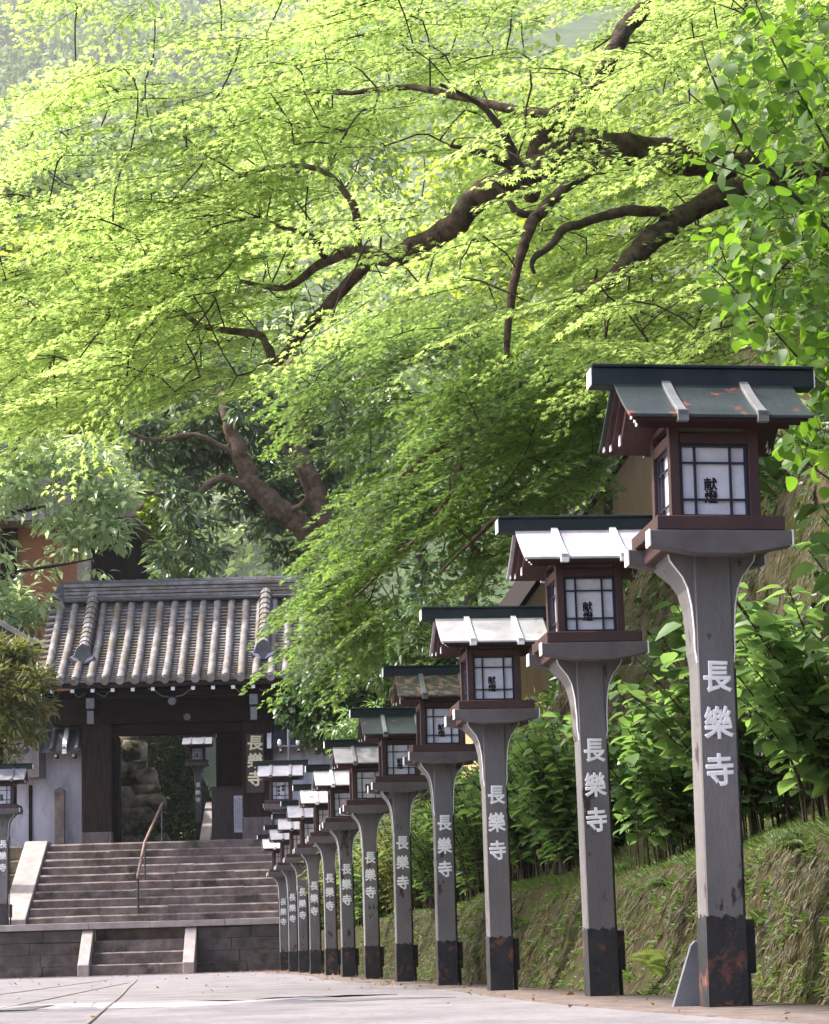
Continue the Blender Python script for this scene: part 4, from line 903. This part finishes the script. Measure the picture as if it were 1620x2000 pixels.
o = rng.normal(0, 1, Pf.shape); tag(leaves('hill_forest', Pf, o+[0, -.3, 0], rng.normal(0, .6, Pf.shape)+[0, -.4, .8], rng.uniform(2.0, 5.0, len(Pf)), np.clip(.5+.5*fnoise(Pf, .03, 3)+rng.normal(0, .2, len(Pf)), 0, 1), CARD, M['far']), kind='stuff')

# shrubs on and above the bank
def bank_z(X, Y):
    s_ = np.linspace(.3, .99, 160); x, _, z = bank_field(np.full(160, Y), s_); return float(np.interp(X, x, z))
def leafy_shrub(name, label, X, Y, h, rad, nst, npair, size, lm, tmpl, cat='shrub', lean=(-.25, -.1), z0=None, group=None, top=.45):
    z = bank_z(X, Y)-.05 if z0 is None else z0; t = empty(name, (X, Y, z), 0, label, cat, group); b = MB(); P, D, N = [], [], []
    for k in range(nst):
        a = rng.uniform(0, 2*PI); rr = rad*math.sqrt(rng.random()); hh = h*rng.uniform(.55, 1.08)*(1-.25*(rr/rad)**2)
        e = np.array([math.cos(a)*rr+lean[0]*hh, math.sin(a)*rr*.8+lean[1]*hh, hh]); s0 = np.array([math.cos(a)*rr*.36, math.sin(a)*rr*.36, 0])+[rng.normal(0, .07), rng.normal(0, .07), 0]; ts_ = np.linspace(0, 1, 7)[:, None]
        pts = s0*(1-ts_)+e*ts_**[1.5, 1.5, .85]; b.tube(pts, np.linspace(rng.uniform(.004, .009), .003, 7), 5, cap=False)
        for j in range(npair):
            t_ = 1-top*(j/max(1, npair-1))**1.1; p = s0*(1-t_)+e*np.array([t_**1.5, t_**1.5, t_**.85]); a0 = k+j*PI/2+rng.normal(0, .3); sc_ = 1 if j else .7
            for q in (0, PI):
                d = np.array([math.cos(a0+q), math.sin(a0+q), rng.uniform(-.35, .35)]); P.append(p+d*.02); D.append(d); N.append(np.array([0, 0, 1])+rng.normal(0, .25, 3)-d*.0)
    b.build('stems', M['stem'], t); P = np.array(P); leaves('leaves', P, np.array(D), np.array(N), size*rng.uniform(.65, 1.15, len(P)), np.clip(.5+rng.normal(0, .28, len(P)), 0, 1), tmpl, lm, t); return t
HG = 'hydrangeas growing on the bank'
for X, Y, h, rad, nst, lab in ((3.25, 10.9, 1.28, .62, 85, 'big leafy hydrangea on the bank at the right edge, beside the nearest lantern post'), (3.42, 13.2, 1.35, .55, 70, 'hydrangea with broad pale green leaves between the first and second lantern posts'), (3.3, 9.4, 1.25, .5, 50, 'hydrangea at the right picture edge in front of the bare stems'), (3.35, 15.4, 1.2, .5, 55, 'hydrangea on the bank behind the second lantern post')):
    leafy_shrub('hydrangea', lab, X, Y, h, rad, int(nst*.55), 11, .132, M['hydra'], BROAD, group=HG, top=.78)
SG = 'leafy shrubs along the bank behind the lantern row'
for k, (X, Y, h, rad, lm, tm, sz, lab) in enumerate(((3.30, 18.2, 1.25, .7, 'hydra', OVATE, .11, 'dark narrow leaved shrub behind the gap between second and third lantern posts'), (3.4, 20.8, 1.35, .75, 'hydra', OVATE, .11, 'bushy dark shrub right of the third lantern post'), (3.3, 23.6, 1.5, .8, 'hydra', LANCE, .15, 'bright green long leaved shrub between third and fourth lantern posts'),
  (3.3, 26.8, 1.5, .8, 'hydra', LANCE, .16, 'green long leaved shrub between fourth and fifth lantern posts'), (3.3, 30.5, 1.6, .9, 'olive', LANCE, .16, 'yellow green shrub between fifth and sixth lantern posts'), (3.2, 34.5, 1.5, .9, 'hydra', LANCE, .17, 'green shrub between sixth and seventh lantern posts'), (3.2, 39.0, 1.5, .9, 'olive', LANCE, .17, 'yellowish shrub showing between the far lantern posts'), (3.3, 44.0, 1.5, .9, 'hydra', LANCE, .17, 'green shrub beside the last lantern posts'))):
    leafy_shrub('shrub', lab, X, Y, h, rad, 130, 9, sz*1.15, M[lm], tm, group=SG, top=.85, lean=(-.05, 0))
def round_bush(name, label, c, rx, ry, rz, ncl, nl, size, lm, tmpl, base, cat='bush', droop=.3):
    o = rng.normal(0, 1, (ncl, 3)); o /= np.linalg.norm(o, axis=1, keepdims=True); T = np.array(c)+o*rng.random((ncl, 1))**.38*np.array([rx, ry, rz]); base = np.array(base, float)
    tr = (np.array([base+(np.array(c)-base)*t for t in np.linspace(0, 1, 6)]), np.linspace(.08, .03, 6))
    return broadleaf(name, label, base, [tr], T, nl, rx*.3, size, M[lm], tmpl, M['darkbark'], droop, cat=cat, rmax=.05, rleaf=.008)
c = at(10, 1350, 50.5); round_bush('bush', 'olive yellow bush at the left edge in front of the tiled side building', c, .95, .9, 1.45, 90, 60, .24, 'olive', LANCE, (c[0]-.3, 50.6, ZL), droop=.2)
c = at(655, 1375, 45); round_bush('tree', 'dark camellia like tree right of the gate above the far lantern posts', c, 1.05, 1.0, .95, 80, 60, .17, 'shrub', OVATE, (c[0]+1.2, 45.5, 1.0), 'tree')
c = at(700, 1420, 40); round_bush('bush', 'light green bush behind the roofs of the sixth and seventh lantern posts', c, .55, .5, .5, 30, 40, .16, 'hydra', LANCE, (c[0]+.5, 40.3, 1.0))
c = at(850, 1270, 34); round_bush('bush', 'dark bamboo like bush below the maple curtain behind the fourth lantern roof', c, 1.0, .9, .85, 70, 60, .22, 'shrub', LANCE, (c[0]+.6, 34.5, 1.2), droop=.9)
c = at(1030, 1480, 24); round_bush('bush', 'brownish green thicket on the cut bank between second and third lantern posts', c, .42, .5, .65, 50, 50, .09, 'olive', LANCE, (c[0]+.1, 24.3, 1.0), droop=.2)

# hazel branches with round leaves reaching in at the upper right
base = np.array([4.5, 11.2, 3.2])
Hz = [lb((2350, 1500, 11.1, .03), (2200, 1150, 11.0, .028), (1950, 800, 10.9, .024), (1720, 560, 10.8, .018), (1560, 390, 10.7, .012), (1470, 300, 10.7, .009), (1400, 170, 10.6, .006), (1370, 80, 10.6, .004)),
 lb((1950, 800, 10.9, .018), (1800, 900, 10.8, .014), (1650, 800, 10.7, .011), (1560, 700, 10.6, .008), (1470, 600, 10.5, .006), (1390, 520, 10.5, .004)),
 lb((1720, 560, 10.8, .013), (1640, 330, 10.7, .010), (1560, 180, 10.6, .008), (1500, 60, 10.6, .006), (1460, -40, 10.6, .004)),
 lb((1800, 900, 10.8, .012), (1680, 960, 10.7, .008), (1570, 900, 10.7, .005)), lb((1560, 390, 10.7, .008), (1450, 340, 10.6, .006), (1360, 310, 10.6, .004))]
Hz[0] = (np.concatenate([[base], Hz[0][0]]), np.concatenate([[.034], Hz[0][1]]))
polyH = [(1345, 300), (1420, 260), (1400, 150), (1450, 60), (1560, 20), (1600, -60), (1760, -60), (1760, 930), (1650, 960), (1550, 930), (1530, 830), (1570, 760), (1480, 700), (1440, 640), (1380, 550), (1370, 460), (1430, 400)]
TH_ = pick(polyH, 430, -.55, .9, .09, None, lambda x, y: 10.9, 2.0, -.75)
t = empty('hazel_bush', tuple(base), 0, 'near hazel branches with round serrated leaves hanging in at the upper right corner', 'shrub')
ch, dirs = grow(Hz, TH_, r_leaf=.0016, r_max=.007, step=.08, sag=.05)
bark_part('stems', Hz, M['stem'], t); bark_part('twigs', ch, M['stem'], t)
P, o = clumps(TH_, 4, .13, .7); D = rng.normal(0, .8, P.shape)+[-.3, -.2, -.35]; N = rng.normal(0, .38, P.shape)+[-.15, -.35, .85]
leaves('leaves', P, D, N, .094*rng.uniform(.6, 1.15, len(P)), np.clip(.5+rng.normal(0, .3, len(P)), 0, 1), ovate_template(.46, .06, .22), M['hazel'], t)
for c in t.children: c.data.transform(Matrix.Translation(-Vector(base)))

# fern by the second lantern post, leaf litter on the path
fp = at(1308, 1895, 12.3); ft_ = empty('fern', tuple(fp), 0, 'yellow green fern frond on the bank beside the second lantern post', 'fern')
for a, ln in ((2.75, .30), (2.2, .22), (3.5, .20)):
    d = np.array([math.cos(a)*.8, math.sin(a)*.45-.35, .55]); d /= np.linalg.norm(d); b = MB(); pts = [d*ln*t+np.array([0, 0, -.35*ln*t*t]) for t in np.linspace(0, 1, 8)]; b.tube(pts, np.linspace(.004, .0012, 8), 4, cap=False)
    fr = b.build('frond', M['fern'], ft_); s_ = unit(np.cross(d, [0, -.75, .6])); P, D, sz = [], [], []
    for t_ in np.linspace(.22, .98, 17):
        for sg_ in (-1, 1): P.append(d*ln*t_+np.array([0, 0, -.35*ln*t_*t_])); D.append(d*.35+s_*sg_); sz.append(.11*(1.05-t_)**.8)
    leaves('pinnae', P, D, np.tile([0, -.7, .7], (len(P), 1)), np.array(sz), np.full(len(P), .6)+rng.normal(0, .15, len(P)), LANCE, M['fern'], fr)
def small_fern(P0, label, k, ln):
    f_ = empty('fern', tuple(P0), 0, label, 'fern', 'small ferns growing out of the bank')
    P, D, sz = [], [], []; b = MB()
    for q in range(k):
        a = 1.6+3.1*q/max(1, k-1)+rng.normal(0, .15); d = np.array([math.cos(a), math.sin(a)*.6-.2, rng.uniform(.25, .8)]); d /= np.linalg.norm(d); s_ = unit(np.cross(d, [0, -.6, .8])); l = ln*rng.uniform(.7, 1.15)
        pts = [d*l*t+np.array([0, 0, -.5*l*t*t]) for t in np.linspace(0, 1, 6)]; b.tube(pts, np.linspace(.003, .001, 6), 3, cap=False)
        for t_ in np.linspace(.15, .98, 14):
            for sg_ in (-1, 1): P.append(d*l*t_+np.array([0, 0, -.5*l*t_*t_])); D.append(d*.4+s_*sg_); sz.append(l*.34*(1.05-t_)**.8)
    b.build('stems', M['fern'], f_); leaves('fronds', P, D, np.tile([-.3, -.4, .8], (len(P), 1))+rng.normal(0, .15, (len(P), 3)), np.array(sz), np.clip(.4+rng.normal(0, .2, len(P)), 0, 1), LANCE, M['grass'], f_)
for Y_, s_f, k_, ln_, lab in ((10.6, .20, 7, .20, 'small fern low on the bank right of the nearest lantern post'), (11.4, .30, 8, .22, 'drooping fern under the grass lip right of the nearest lantern post'), (13.9, .33, 7, .20, 'green fern on the bank left of the second lantern post'), (15.2, .16, 6, .20, 'fern at the bank foot between second and third lantern posts'), (18.0, .26, 7, .24, 'fern on the bank left of the third lantern post'), (10.1, .40, 8, .24, 'fern at the bank edge at the right side of the picture')):
    x_, y_, z_ = bank_field(np.array([Y_]), np.array([s_f])); small_fern((float(x_[0])-.02, Y_, float(z_[0])), lab, k_, ln_)
n = 900; X = np.where(rng.random(n) < .6, rng.normal(2.25, .3, n), rng.uniform(-4.5, 2.2, n)); Y = 7+41*rng.random(n)**.7; Y = np.where(rng.random(n) < .4, rng.normal(47.2, .8, n), Y)
P = np.stack([X, Y, np.vectorize(gz)(Y)+.018], -1); tag(leaves('fallen_leaves', P, rng.normal(0, 1, P.shape)*[1, 1, .25], rng.normal(0, .3, P.shape)+[0, 0, 1], rng.uniform(.015, .05, n), rng.random(n), OVATE, M['litter']), kind='stuff')

# the soft bright air that pales the hill
hzm = bpy.data.materials.new('haze_air'); hzm.use_nodes = True; nn = hzm.node_tree; nn.nodes.remove(nn.nodes['Principled BSDF'])
pv = nn.nodes.new('ShaderNodeVolumePrincipled'); pv.inputs['Density'].default_value = HAZE; pv.inputs['Color'].default_value = (.93, .95, 1, 1); pv.inputs['Anisotropy'].default_value = .3
nn.links.new(pv.outputs[0], nn.nodes['Material Output'].inputs['Volume'])
tag(MB().bb(-910, 910, -40, 1400, -2.5, 720).build('haze', hzm), kind='stuff')
